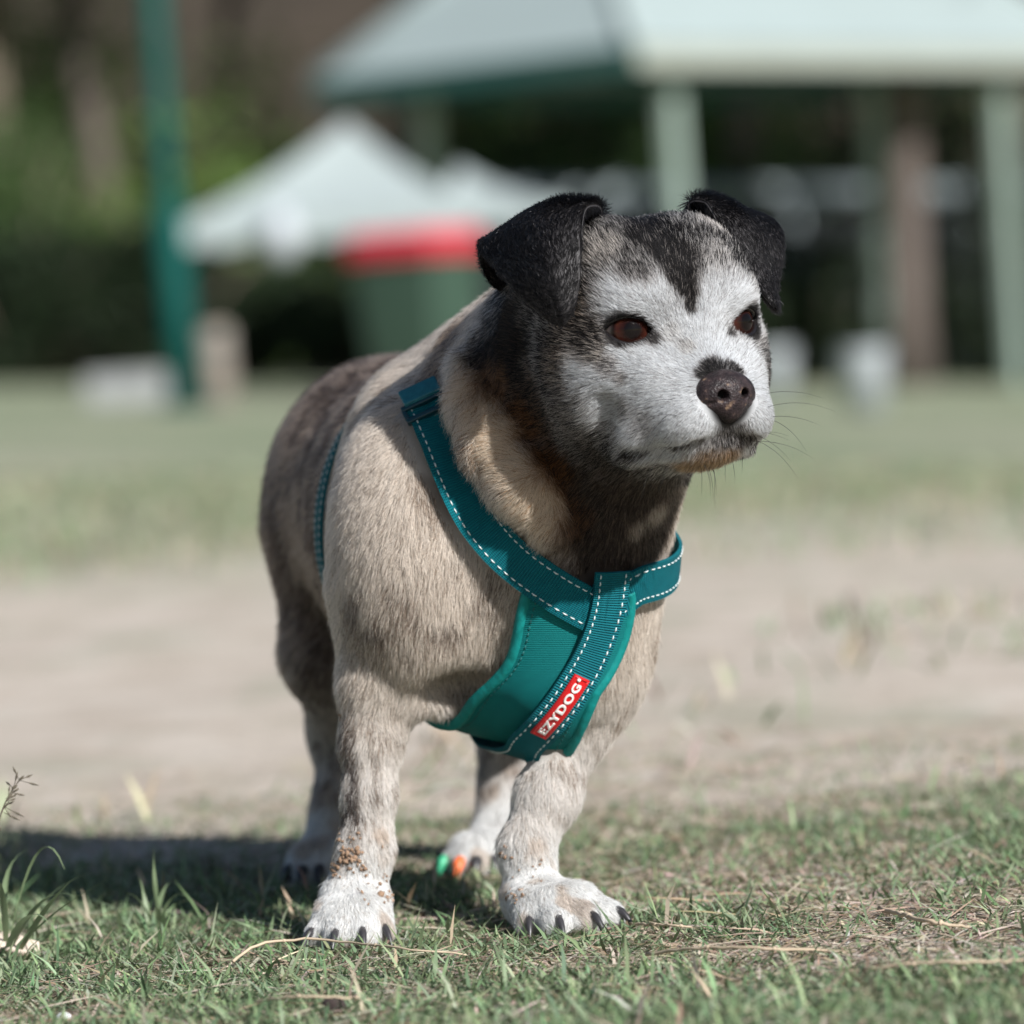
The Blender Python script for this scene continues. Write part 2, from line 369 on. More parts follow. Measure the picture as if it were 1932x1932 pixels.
# picnic shelter with a steep hipped metal roof
def shelter():
    ez = 2.40; c0 = np.array([1.10, 34.0]); u = np.array([0.62, 0.785]); v = np.array([-0.785, 0.62]); LU, LV = 6.6, 3.0
    base = c0 + u * LU / 2 + v * LV / 2; zb = gz(*base)
    t = tag(empty('picnic_shelter', (base[0], base[1], zb)), 'open picnic shelter with pale green hipped roof and pale posts', 'shelter')
    O = Vector((base[0], base[1], zb))
    def W(a, b, z): p = c0 + u * a + v * b; return Vector((p[0], p[1], z)) - O
    m_roof = mat_plain('pale_green_roof_sheet', (0.28, 0.335, 0.335), 0.55, 0.08, 1.5, spec=0.3); m_fas = mat_plain('dark_green_fascia', (0.020, 0.085, 0.075), 0.5, 0.2, 3)
    m_fas2 = mat_plain('cream_gutter', (0.30, 0.32, 0.275), 0.5, 0.1, 3); m_post = mat_plain('pale_green_post', (0.27, 0.34, 0.295), 0.5, 0.12, 3)
    rz = ez + LV / 2 * 0.9; e = 0.02
    A, B, C_, D_ = W(0, 0, ez), W(LU, 0, ez), W(LU, LV, ez), W(0, LV, ez); R1, R2 = W(LV / 2, LV / 2, rz), W(LU - LV / 2, LV / 2, rz)
    def face(name, pts, mat):
        bm = bmesh.new(); pts = [Vector(p) for p in pts]; n_ = (pts[1] - pts[0]).cross(pts[2] - pts[0]).normalized()
        if n_.z < 0: n_ = -n_
        # ribbed sheet: slab with thickness plus standing ribs running up the slope
        t_ = [bm.verts.new(p) for p in pts]; b_ = [bm.verts.new(p - n_ * 0.03) for p in pts]
        bm.faces.new(t_); bm.faces.new(b_[::-1])
        for i in range(len(pts)): bm.faces.new((t_[i], b_[i], b_[(i + 1) % len(pts)], t_[(i + 1) % len(pts)]))
        bmesh.ops.recalc_face_normals(bm, faces=bm.faces); return bm_obj(name, bm, mat, t)
    face('roof_slope', [A, B, R2, R1], m_roof); face('roof_slope', [B, C_, R2], m_roof); face('roof_slope', [C_, D_, R1, R2], m_roof); face('roof_slope', [D_, A, R1], m_roof)
    for p, q in ((A, R1), (B, R2), (C_, R2), (D_, R1), (R1, R2)):
        bm = bmesh.new(); tube(bm, [p + Vector((0, 0, 0.01)), q + Vector((0, 0, 0.01))], 0.05, 8); bm_obj('ridge_cap', bm, m_roof, t, True)
    for p, q, mm in ((A, B, m_fas2), (B, C_, m_fas), (C_, D_, m_fas), (D_, A, m_fas)):
        bm = bmesh.new(); mid = (p + q) / 2 - Vector((0, 0, 0.095)); d = q - p
        box(bm, mid, (d.length - 0.01, 0.05, 0.15), Matrix.Rotation(math.atan2(d.y, d.x), 4, 'Z')); bm_obj('fascia', bm, mm, t)
    for a, b in ((0.80, 0.30), (LU - 1.35, 0.30), (LU - 1.0, LV - 1.25), (0.80, LV - 0.40)):
        p = W(a, b, 0); bm = bmesh.new(); w_ = p + O; p.z = gz(w_.x, w_.y) - O.z
        box(bm, (p.x, p.y, (ez - 0.06 - O.z + p.z) / 2), (0.12, 0.12, ez - 0.06 - O.z - p.z), Matrix.Rotation(math.atan2(u[1], u[0]), 4, 'Z')); bevel_all(bm, 0.01)
        bm_obj('post', bm, m_post, t)
    for b in (0.30, LV - 0.38):
        bm = bmesh.new(); d = W(LU, b, 0) - W(0, b, 0); c = (W(LU, b, 0) + W(0, b, 0)) / 2; c.z = ez - 0.14 - O.z
        box(bm, c, (d.length - 0.3, 0.07, 0.15), Matrix.Rotation(math.atan2(d.y, d.x), 4, 'Z')); bm_obj('beam', bm, m_fas, t)
    # O already holds the ground height, roof points were made absolute minus O
shelter()

# teal steel pole
def pole():
    d = 24.5; x = at(346, d, 760); z = gz(x, d)
    t = tag(empty('steel_pole', (x, d, z)), 'tall teal painted steel pole with a wider lower section', 'pole')
    m = mat_plain('teal_paint', (0.002, 0.062, 0.052), 0.75, 0.2, 4, spec=0.15)
    bm = bmesh.new(); tube(bm, [Vector((0, 0, -0.1)), Vector((0, 0, 1.08))], 0.078, 20); bm_obj('lower_section', bm, m, t, True)
    bm = bmesh.new(); tube(bm, [Vector((0, 0, 1.08)), Vector((0, 0, 1.14)), Vector((0, 0, 4.2))], [0.078, 0.052, 0.050], 20); bm_obj('upper_section', bm, m, t, True)
    bm = bmesh.new(); box(bm, Vector((0, 0, 0.012)), (0.26, 0.26, 0.02)); bevel_all(bm, 0.004); bm_obj('base_plate', bm, m, t)
    for a in (-1, 1):
        for b_ in (-1, 1):
            bm = bmesh.new(); tube(bm, [Vector((a * 0.1, b_ * 0.1, 0.02)), Vector((a * 0.1, b_ * 0.1, 0.05))], 0.012, 6); bm_obj('bolt', bm, m, t)
pole()

# white canopy tents
M_CANVAS = mat_plain('white_canvas', (0.29, 0.335, 0.335), 0.7, 0.10, 2); M_FRAME = mat_plain('grey_tent_frame', (0.10, 0.12, 0.12), 0.4, 0.2, 3)
def canopy(label, pxl, pxr, pxp, d, ze, zp, dep, val):
    xl, xr, xp = at(pxl, d, 430), at(pxr, d, 430), at(pxp, d, 240); cx = (xl + xr) / 2; z0 = gz(cx, d)
    t = tag(empty('canopy_tent', (cx, d, z0)), label, 'canopy tent', 'white canopy tents')
    w = (xr - xl) / 2; O = Vector((cx, d, z0)); pk = Vector((xp - cx, 0, zp - z0)); e = ze - z0
    co = [Vector((-w, -dep, e)), Vector((w, -dep, e)), Vector((w, dep, e)), Vector((-w, dep, e))]
    for i in range(4):
        a, b = co[i], co[(i + 1) % 4]; bm = bmesh.new(); nr = 8; rows_ = []
        for r_ in range(nr + 1):
            q = r_ / nr; row = []
            for k in range(9):
                p = a.lerp(b, k / 8).lerp(pk, q); p.z -= 0.10 * math.sin(math.pi * q) * (0.6 + 0.4 * math.sin(math.pi * k / 8)); row.append(bm.verts.new(p))
            rows_.append(row)
        for r_ in range(nr):
            for k in range(8): bm.faces.new((rows_[r_][k], rows_[r_][k + 1], rows_[r_ + 1][k + 1], rows_[r_ + 1][k]))
        bmesh.ops.remove_doubles(bm, verts=bm.verts, dist=0.0005); bm_obj('roof_panel', bm, M_CANVAS, t, True)
        bm = bmesh.new(); prev = None; nrm_ = Vector(((b - a).y, -(b - a).x, 0)).normalized()
        for k in range(25):
            p = a.lerp(b, k / 24) + nrm_ * (0.012 + 0.012 * math.sin(k * 1.9)); dz = val * (0.9 + 0.1 * math.cos(k * math.pi / 2))
            cur = (bm.verts.new(p), bm.verts.new(p - Vector((0, 0, dz)) + nrm_ * 0.01 * math.sin(k * 2.3)))
            if prev: bm.faces.new((prev[0], prev[1], cur[1], cur[0]))
            prev = cur
        bm_obj('valance', bm, M_CANVAS, t, True)
    for c in co:
        bm = bmesh.new(); lx = c * 0.97; g0 = gz(lx.x + O.x, lx.y + O.y) - z0
        tube(bm, [Vector((lx.x, lx.y, g0 - 0.02)), Vector((lx.x, lx.y, e - 0.02))], 0.018, 8); bm_obj('leg', bm, M_FRAME, t, True)
    return t
canopy('white canopy tent with pointed top standing behind the red lidded bin', 335, 905, 655, 31.0, 1.22, 1.84, 0.75, 0.16)
canopy('smaller white canopy tent half hidden by the dog', 800, 1075, 860, 32.4, 1.24, 1.56, 0.5, 0.13)
# white cloth bag hanging at the tent front
def bag():
    d = 30.1; x = at(530, d, 450)
    z = float(P(530, 415, d)[2]); g = 0
    t = tag(empty('cloth_bag', (x, d, z)), 'small white cloth bag hanging from the front edge of the tent', 'bag')
    bm = bmesh.new(); prof = [(0.0, 0.02), (0.05, 0.07), (0.14, 0.115), (0.24, 0.12), (0.32, 0.09), (0.36, 0.03)]
    tube(bm, [Vector((0.012 * math.sin(k), 0, 0.09 - h)) for k, (h, r) in enumerate(prof)], [r for h, r in prof], 14); bm_obj('sack', bm, mat_plain('white_cloth', (0.40, 0.43, 0.46), 0.5, 0.08, 4), t, True)
    bm = bmesh.new(); tube(bm, [Vector((0, 0, 0.08)), Vector((0.01, 0.05, 0.16))], 0.008, 6); bm_obj('cord', bm, M_FRAME, t, True)
bag()

# wheelie bin
def bin_():
    d = 28.0; x = at(788, d, 500); z = gz(x, d); rz = R(-30)
    t = tag(empty('wheelie_bin', (x, d, z), rz), 'dark green wheelie bin with a red lid behind the dog', 'bin')
    mg = mat_plain('green_bin_plastic', (0.032, 0.064, 0.044), 0.5, 0.15, 4); mr = mat_plain('red_lid_plastic', (0.50, 0.022, 0.045), 0.45, 0.12, 4); mb = mat_plain('black_tyre', (0.012, 0.012, 0.012), 0.8, 0.2, 20)
    ht = float(P(800, 478, d)[2]) - z
    bm = bmesh.new(); r = box(bm, Vector((0, 0, 0.06 + (ht - 0.06) / 2)), (0.56, 0.62, ht - 0.06))
    for v in bm.verts:
        if v.co.z < 0.3: v.co.x *= 0.80; v.co.y *= 0.74
    bevel_all(bm, 0.025, 3); bm_obj('body', bm, mg, t, True)
    bm = bmesh.new(); box(bm, Vector((0, 0, ht + 0.0)), (0.60, 0.66, 0.05)); bevel_all(bm, 0.015, 2); bm_obj('rim', bm, mr, t, True)
    bm = bmesh.new(); r = box(bm, Vector((0, -0.01, ht + 0.085)), (0.61, 0.68, 0.10))
    for v in bm.verts:
        if v.co.z > ht + 0.1: v.co.x *= 0.86; v.co.y *= 0.86
    bevel_all(bm, 0.03, 3); bm_obj('lid', bm, mr, t, True)
    bm = bmesh.new(); tube(bm, [Vector((-0.24, 0.36, ht - 0.02)), Vector((0.24, 0.36, ht - 0.02))], 0.016, 8); bm_obj('handle', bm, mg, t, True)
    for s in (-1, 1):
        bm = bmesh.new(); tube(bm, [Vector((s * 0.22, 0.27, 0.10)), Vector((s * 0.28, 0.27, 0.10))], 0.10, 18); w_ = bm_obj('wheel', bm, mb, t, True)
bin_()

# small things at the foot of the fence
def bollard():
    d = 25.2; x = at(412, d, 760); z = gz(x, d)
    t = tag(empty('timber_bollard', (x, d, z)), 'short weathered timber bollard just right of the teal pole', 'bollard')
    bm = bmesh.new(); tube(bm, [Vector((0, 0, -0.1)), Vector((0, 0, 0.34)), Vector((0.01, 0, 0.40)), Vector((0.01, 0, 0.42))], [0.095, 0.088, 0.080, 0.06], 14); bm_obj('trunk', bm, mat_plain('weathered_timber', (0.24, 0.21, 0.18), 0.9, 0.35, 14, 0.4), t, True)
    bm = bmesh.new(); tube(bm, [Vector((0, 0, 0.30)), Vector((0, 0, 0.325))], 0.094, 14); bm_obj('band', bm, M_FRAME, t, True)
bollard()
def block():
    d = 26.5; x = at(238, d, 715); z = gz(x, d)
    t = tag(empty('concrete_block', (x, d, z)), 'pale grey concrete block lying on the grass left of the pole', 'block')
    m = mat_plain('concrete', (0.27, 0.28, 0.28), 0.9, 0.2, 8, 0.3)
    for k in range(3):
        bm = bmesh.new(); box(bm, Vector(((k - 1) * 0.15, 0, 0.085)), (0.146, 0.2, 0.17)); bevel_all(bm, 0.012); bm_obj('segment', bm, m, t)
block()
def bucket(px, d, label, sc):
    x = at(px, d, 740); z = gz(x, d)
    t = tag(empty('plastic_bucket', (x, d, z)), label, 'bucket', 'white buckets on the grass')
    m = mat_plain('white_plastic', (0.42, 0.45, 0.48), 0.4, 0.06, 4)
    bm = bmesh.new(); pr = [(0.0, 0.098), (0.28, 0.125), (0.30, 0.135), (0.31, 0.135), (0.31, 0.122), (0.02, 0.094)]
    tube(bm, [Vector((0, 0, h * sc)) for h, r in pr], [r * sc for h, r in pr], 24); bm_obj('pail', bm, m, t, True)
    bm = bmesh.new(); tube(bm, [Vector((0.135 * sc * math.cos(a), -0.10 * sc * math.sin(a), (0.27 - 0.12 * math.sin(a)) * sc)) for a in np.linspace(0, math.pi, 13)], 0.004, 6); bm_obj('handle', bm, M_FRAME, t, True)
bucket(1632, 23.0, 'white plastic bucket on the grass right of the dog', 1.0)
bucket(1462, 29.0, 'white plastic bucket partly hidden by the dog\'s muzzle', 1.0)
# ------------------------------------------------------------------ the dog's body: one implicit surface, meshed with surface nets
HDZ = 0.02      # the head stands this far behind the first depth estimate
PR = []          # primitives in order: (kind, data, k, op)
def rotz(a):
    c, s = math.cos(a), math.sin(a); return np.array([[c, s, 0], [-s, c, 0], [0, 0, 1.0]])
def el(c, r, k=0.02, rot=None, op='u'):
    PR.append(('el', (np.asarray(c, float), np.asarray(r, float), np.eye(3) if rot is None else rot), k, op))
def rc(a, ra, b, rb, k=0.02, op='u'):
    PR.append(('rc', (np.asarray(a, float), float(ra), np.asarray(b, float), float(rb)), k, op))
def chain(pts, k=0.02, op='u'):
    for (a, ra), (b, rb) in zip(pts[:-1], pts[1:]): rc(a, ra, b, rb, k, op)
def pval(pr, X):
    kind, d, k, op = pr
    if kind == 'el':
        c, r, rot = d
        q = (X - c) @ rot.T / r
        k0 = np.sqrt((q * q).sum(-1)); k1 = np.sqrt(((q / r) ** 2).sum(-1)) + 1e-9
        return k0 * (k0 - 1) / k1
    if kind == 'rc':
        a, ra, b, rb = d
        ab = b - a; t = np.clip(((X - a) @ ab) / (ab @ ab), 0, 1)
        return np.linalg.norm(X - a - t[..., None] * ab, axis=-1) - (ra + (rb - ra) * t)
    if kind == 'almond':
        c, rot, w, h = d
        q = (X - c) @ rot.T          # side, up, forward
        Rr = (w * w + h * h) / (2 * h); off = Rr - h
        a = np.hypot(q[..., 0], q[..., 1] - off) - Rr
        b = np.hypot(q[..., 0], q[..., 1] + off) - Rr
        return np.maximum(np.maximum(a, b), -q[..., 2])
def combine(a, b, k, op):
    if op == 'u':
        h = np.clip(0.5 + 0.5 * (b - a) / k, 0, 1); return b + (a - b) * h - k * h * (1 - h)
    h = np.clip(0.5 - 0.5 * (b + a) / k, 0, 1); return a + (-b - a) * h + k * h * (1 - h)
def sdf(X, prims=None):
    X = np.asarray(X, float); a = np.full(X.shape[:-1], 1.0)
    for pr in (PR if prims is None else prims): a = combine(a, pval(pr, X), pr[2], pr[3])
    return a
def grad(X):
    e = 6e-4; g = np.stack([sdf(X + d) - sdf(X - d) for d in np.eye(3) * e], -1); return nrm(g)
def hit(px, py, d0=2.2, d1=3.4):
    r = ray(px, py); t = d0 / r[1]
    for _ in range(120):
        p = CAMP + r * t; s = float(sdf(p[None])[0])
        if s < 3e-4: return p
        t += s * 0.8
        if t * r[1] > d1: return None
    return p
def proj(X, off=0.0, it=8):
    X = np.array(X, float)
    for _ in range(it): X = X - (sdf(X) - off)[:, None] * grad(X)
    return X
def surface_nets(lo, hi, h, prims=None):
    prims = PR if prims is None else prims
    lo = np.asarray(lo, float); n = (np.ceil((np.asarray(hi) - lo) / h / 12).astype(int)) * 12
    V = np.ones(tuple(n), np.float32)
    B = 12; half = B * h * 0.5 * math.sqrt(3)
    nb = n // B
    cen = lo + (np.stack(np.meshgrid(*[np.arange(k) for k in nb], indexing='ij'), -1) + 0.5) * B * h
    pv = np.stack([pval(p, cen) for p in prims], -1)
    tot = np.full(cen.shape[:-1], 1.0)
    for i, p in enumerate(prims): tot = combine(tot, pv[..., i], p[2], p[3])
    V.reshape(nb[0], B, nb[1], B, nb[2], B)[:] = np.where(tot > 0, 1.0, -1.0)[:, None, :, None, :, None]
    loc = np.stack(np.meshgrid(*[np.arange(B) * h] * 3, indexing='ij'), -1)
    for bi in np.argwhere(np.abs(tot) < half * 2.2 + 0.004):
        X = lo + bi * B * h + loc
        a = np.full((B, B, B), 1.0)
        for i, p in enumerate(prims):
            if pv[tuple(bi)][i] - half * 1.8 > p[2] + 0.004: continue
            a = combine(a, pval(p, X), p[2], p[3])
        s = bi * B
        V[s[0]:s[0] + B, s[1]:s[1] + B, s[2]:s[2] + B] = a
    ins = V < 0
    cor = [(a, b, c) for a in (0, 1) for b in (0, 1) for c in (0, 1)]
    m = [k - 1 for k in V.shape]
    cnt = sum(ins[a:a + m[0], b:b + m[1], c:c + m[2]].astype(np.int8) for a, b, c in cor)
    cells = np.argwhere((cnt > 0) & (cnt < 8))
    idm = np.full(m, -1, np.int32); idm[tuple(cells.T)] = np.arange(len(cells))
    acc = np.zeros((len(cells), 3)); num = np.zeros(len(cells))
    for c0 in cor:
        for ax in range(3):
            if c0[ax]: continue
            c1 = list(c0); c1[ax] = 1
            v0 = V[tuple((cells + c0).T)]; v1 = V[tuple((cells + c1).T)]
            mm = (v0 < 0) != (v1 < 0)
            t = np.where(mm, v0 / np.where(mm, v0 - v1, 1), 0)
            p = np.array(c0) + t[:, None] * (np.array(c1) - np.array(c0))
            acc += p * mm[:, None]; num += mm
    verts = lo + (cells + acc / num[:, None]) * h
    faces = []
    for ax in range(3):
        sl0 = [slice(None)] * 3; sl1 = [slice(None)] * 3; sl0[ax] = slice(0, -1); sl1[ax] = slice(1, None)
        e = np.argwhere(ins[tuple(sl0)] != ins[tuple(sl1)])
        u, v = (ax + 1) % 3, (ax + 2) % 3
        e = e[(e[:, u] > 0) & (e[:, v] > 0) & (e[:, u] < m[u]) & (e[:, v] < m[v])]
        du = np.eye(3, dtype=int)[u]; dv = np.eye(3, dtype=int)[v]
        q = np.stack([idm[tuple((e - du - dv).T)], idm[tuple((e - dv).T)], idm[tuple(e.T)], idm[tuple((e - du).T)]], -1)
        fl = ins[tuple(e.T)]
        q[~fl] = q[~fl][:, ::-1]
        faces.append(q)
    return verts, np.concatenate(faces)

BETA = R(13)
RB = rotz(-BETA)          # world -> body frame rows: side, along, up  (heading towards the camera and a little right)
RB = np.array([[math.cos(BETA), math.sin(BETA), 0], [-math.sin(BETA), math.cos(BETA), 0], [0, 0, 1]])
BF = np.array([math.sin(BETA), -math.cos(BETA), 0])
# torso
el((-0.068, 2.935, 0.233), (0.082, 0.10, 0.088), rot=RB)                        # rump
el((-0.042, 2.83, 0.222), (0.080, 0.15, 0.094), 0.025, RB)                       # barrel
el((-0.016, 2.715, 0.210), (0.083, 0.110, 0.098), 0.025, RB)                     # ribcage
el(P(1060, 1180, 2.668), (0.047, 0.058, 0.066), 0.035)                           # forechest
el(P(800, 1045, 2.660), (0.052, 0.062, 0.090), 0.022); el(P(768, 915, 2.715), (0.034, 0.046, 0.062), 0.02)                            # near shoulder
el(P(1105, 1160, 2.70), (0.030, 0.05, 0.07), 0.025)                             # far shoulder
# breast keel between the legs, running back under the chest
rc(P(1032, 1242, 2.650), 0.030, P(905, 1275, 2.715), 0.0225, 0.018)
# neck and throat
rc(P(955, 848, 2.72), 0.076, P(1140, 655, 2.605), 0.060, 0.02)
rc(P(1170, 770, 2.600), 0.044, P(1068, 1010, 2.648), 0.055, 0.03)
PR_N0 = len(PR)          # torso and neck only, up to here
# tail
chain([((-0.09, 3.02, 0.27), 0.018), ((-0.10, 3.06, 0.28), 0.014), ((-0.11, 3.09, 0.30), 0.008)], 0.02)
# legs
chain([(P(760, 1140, 2.665), 0.040), (P(720, 1290, 2.655), 0.0210), (P(702, 1400, 2.65), 0.0140), (P(696, 1500, 2.645), 0.0118),
       (P(690, 1600, 2.64), 0.0122), (P(672, 1680, 2.635), 0.0165)], 0.014)
chain([(P(1095, 1220, 2.68), 0.032), (P(1078, 1375, 2.665), 0.0172), (P(1034, 1500, 2.65), 0.0148), (P(993, 1600, 2.64), 0.0120),
       (P(1003, 1672, 2.635), 0.0145)], 0.014)
chain([(P(672, 1040, 2.93), 0.054), (P(628, 1230, 2.92), 0.028), (P(645, 1380, 2.985), 0.0165), (P(645, 1520, 2.965), 0.0135),
       (P(612, 1612, 2.94), 0.0155)], 0.02)
chain([(P(930, 1120, 2.93), 0.055), (P(985, 1270, 2.915), 0.028), (P(966, 1400, 2.975), 0.0165), (P(958, 1490, 2.96), 0.0135),
       (P(945, 1580, 2.945), 0.0135), (P(925, 1615, 2.93), 0.0145)], 0.02)
# paws: pad plus four toes each
TOES = []
def paw(root, r0, toes, rt_=0.0085):
    root = np.array(root)
    for tx, ty, td in toes:
        tip = P(tx, ty, td); tip[2] = ground_z(tip[0], tip[1]) + rt_ * 0.95
        mid = root * 0.38 + tip * 0.62; mid[2] = max(tip[2] + 0.0055, root[2] * 0.3 + tip[2] * 0.7 + 0.003)
        rc(root + (0, 0, -0.004), r0 * 0.72, mid, rt_ * 1.12, 0.010); rc(mid, rt_ * 1.12, tip, rt_, 0.006)
        TOES.append((tip, nrm(tip - mid)))
    c = np.mean([P(*t) for t in toes], 0) * 0.45 + root * 0.55; c[2] = 0.010
    el(c, (0.017, 0.019, 0.010), 0.008)
paw(P(672, 1692, 2.635), 0.0175, [(604, 1735, 2.612), (640, 1752, 2.60), (682, 1752, 2.60), (714, 1738, 2.608)])
paw(P(1003, 1685, 2.635), 0.016, [(1146, 1722, 2.603), (1105, 1736, 2.592), (1048, 1738, 2.587), (1000, 1728, 2.60)], 0.0088)
paw(P(612, 1618, 2.94), 0.015, [(560, 1650, 2.915), (580, 1662, 2.905), (606, 1662, 2.905), (628, 1655, 2.912)])
paw(P(922, 1618, 2.93), 0.0145, [(858, 1640, 2.912), (880, 1652, 2.900), (905, 1655, 2.898), (930, 1650, 2.905)])

# head frame: forward / dog's left / up; origin between the eyes
YAW = R(27)
HF = np.array([math.sin(YAW), -math.cos(YAW), 0]); HS = np.array([math.cos(YAW), math.sin(YAW), 0]); HU = np.array([0, 0, 1.0])
HO = P(1292, 613, 2.50 + HDZ)
def H(f, s, u): return HO + HF * f + HS * s + HU * u
RH = np.stack([HS, HF, HU])          # local: side, forward, up
def hl(X): d = np.asarray(X) - HO; return np.stack([d @ HF, d @ HS, d @ HU], -1)
el(H(-0.046, 0, 0.003), (0.052, 0.060, 0.050), 0.02, RH)                      # skull
for s in (-1, 1): el(H(-0.046, s * 0.0245, 0.025), (0.028, 0.044, 0.033), 0.018, RH)   # broad flat crown
for s in (-1, 1):
    el(H(-0.034, s * 0.037, -0.024), (0.023, 0.036, 0.034), 0.02, RH)         # cheek
    el(H(-0.010, s * 0.027, 0.0150), (0.0175, 0.020, 0.0140), 0.013, RH)         # brow
    el(H(0.010, s * 0.0180, -0.0495), (0.0175, 0.032, 0.0190), 0.009, RH)      # flews
    el(H(-0.010, s * 0.031, -0.0565), (0.013, 0.022, 0.0165), 0.010, RH)       # jowl
    el(H(-0.004, s * 0.0235, -0.030), (0.019, 0.028, 0.020), 0.014, RH)        # below the eye
rc(H(-0.012, 0, -0.004), 0.018, H(0.022, 0, -0.033), 0.0145, 0.014)           # bridge of the nose
el(H(0.014, 0, -0.043), (0.024, 0.028, 0.018), 0.012, RH)                     # muzzle
el(H(0.004, 0, -0.062), (0.022, 0.027, 0.0125), 0.006, RH)                    # chin
rc(H(0.002, 0, -0.058), 0.014, H(-0.06, 0, -0.046), 0.040, 0.012)              # lower jaw
# hollow behind the near forearm
el(P(868, 1302, 2.628), (0.022, 0.026, 0.013), 0.012, op='s')
# skin roll around the neck
fold = [hit(888, 700), hit(912, 765), hit(952, 832), hit(1000, 905), hit(1040, 985)]
fold = [f + grad(f[None])[0] * o for f, o in zip(fold, (0.000, 0.002, 0.005, 0.007, 0.005))]
chain(list(zip(fold, (0.010, 0.0140, 0.0165, 0.0165, 0.0120))), 0.009)
# wrinkles: between the brows, mouth line
rc(H(0.011, 0, 0.030), 0.0015, H(0.013, 0, 0.008), 0.002, 0.008, 's')
lip = [(0.000, -0.040, -0.066), (0.018, -0.030, -0.0665), (0.034, -0.016, -0.0625), (0.0425, 0, -0.0605), (0.034, 0.016, -0.0625), (0.018, 0.030, -0.0665), (0.000, 0.040, -0.066)]
chain([(H(*q), 0.0022) for q in lip], 0.006, 's')
# jaw line: the flews and lower jaw stand clear of the throat
chain([(H(-0.050, -0.066, -0.052), 0.006), (H(-0.020, -0.050, -0.080), 0.009), (H(0.004, -0.018, -0.090), 0.009), (H(0.006, 0.020, -0.090), 0.009), (H(-0.02, 0.05, -0.078), 0.008)], 0.012, 's')
# crease between cheek and muzzle
chain([(H(-0.004, -0.048, -0.040), 0.003), (H(-0.012, -0.050, -0.058), 0.004)], 0.012, 's')
# eyes
EYES = []
for s in (-1, 1):
    g = nrm(HF * 0.93 + HS * s * 0.34 + HU * 0.02)
    c = H(-0.0085, s * 0.0305, -0.001)
    sd = nrm(np.cross(g, HU)); uu = np.cross(sd, g)
    tilt = -s * R(6)
    sd2 = sd * math.cos(tilt) + uu * math.sin(tilt); uu2 = np.cross(sd2, g)
    el(c, (0.0150,) * 3, 0.007)
    PR.append(('almond', (c, np.stack([sd2, uu2, g]), 0.0136, 0.0076), 0.0025, 's'))
    EYES.append((c, g))

bv, bf = surface_nets((-0.20, 2.40, -0.012), (0.20, 3.14, 0.44), 0.0016)
used = np.zeros(len(bv), bool); used[bf.ravel()] = True

def vnormals(v, f):
    n = np.zeros_like(v); fn = np.cross(v[f[:, 2]] - v[f[:, 0]], v[f[:, 3]] - v[f[:, 1]])
    for k in range(4): np.add.at(n, f[:, k], fn)
    return nrm(n)
bn = vnormals(bv, bf)

# from here on the meshed body answers the surface queries (much faster than the implicit one)
from mathutils.bvhtree import BVHTree
BVH = BVHTree.FromPolygons(bv.tolist(), bf.tolist())
for _ in range(3):                                    # smoothed normals for laying straps
    sn = bn if _ == 0 else sn
    acc = sn[bf].mean(1); t_ = np.zeros_like(bn)
    for k in range(4): np.add.at(t_, bf[:, k], acc)
    sn = nrm(t_)
# a plain torso without legs and skin folds carries the harness
tv, tf = surface_nets((-0.20, 2.45, 0.04), (0.20, 3.08, 0.40), 0.0032, PR[:PR_N0])
tn = vnormals(tv, tf)
for _ in range(6):
    acc = tn[tf].mean(1); t_ = np.zeros_like(tn)
    for k in range(4): np.add.at(t_, tf[:, k], acc)
    tn = nrm(t_)
TBVH = BVHTree.FromPolygons(tv.tolist(), tf.tolist())
def t_near(X):
    X = np.asarray(X, float); out = np.empty_like(X); idx = np.empty(len(X), int)
    for i, p in enumerate(X.tolist()):
        co, no, ix, ds = TBVH.find_nearest(p); out[i] = co; idx[i] = ix
    return out, nrm(tn[tf[idx]].mean(1))
def t_proj(X, off=0.0, it=0):
    s_, n_ = t_near(X); return s_ + n_ * off
def t_grad(X): return t_near(X)[1]
def t_hit(px, py):
    co, no, ix, ds = TBVH.ray_cast(Vector(CAMP), Vector(ray(px, py))); return None if co is None else np.array(co)
def near_surf(X):
    X = np.asarray(X, float); out = np.empty_like(X); idx = np.empty(len(X), int)
    for i, p in enumerate(X.tolist()):
        co, no, ix, ds = BVH.find_nearest(p); out[i] = co; idx[i] = ix
    return out, sn[bf[idx]].mean(1) / (np.linalg.norm(sn[bf[idx]].mean(1), axis=1, keepdims=True) + 1e-9)
def hit(px, py, d0=2.2, d1=3.4):
    co, no, ix, ds = BVH.ray_cast(Vector(CAMP), Vector(ray(px, py)))
    return None if co is None or co.y > d1 else np.array(co)
def proj(X, off=0.0, it=0):
    s_, n_ = near_surf(X); return s_ + n_ * off
def grad(X): return near_surf(X)[1]
def sdist(X):
    s_, n_ = near_surf(X); return ((X - s_) * n_).sum(-1)
# ------------------------------------------------------------------ dog: ears, eyes, nose, claws
dog = tag(empty('dog', (-0.03, 2.75, 0.0)), 'stocky old tan and grey dog with black folded ears and white face', 'dog')
def dogpart(o):
    o.parent = dog; o.matrix_parent_inverse = Matrix.Translation((0.03, -2.75, 0)); return o

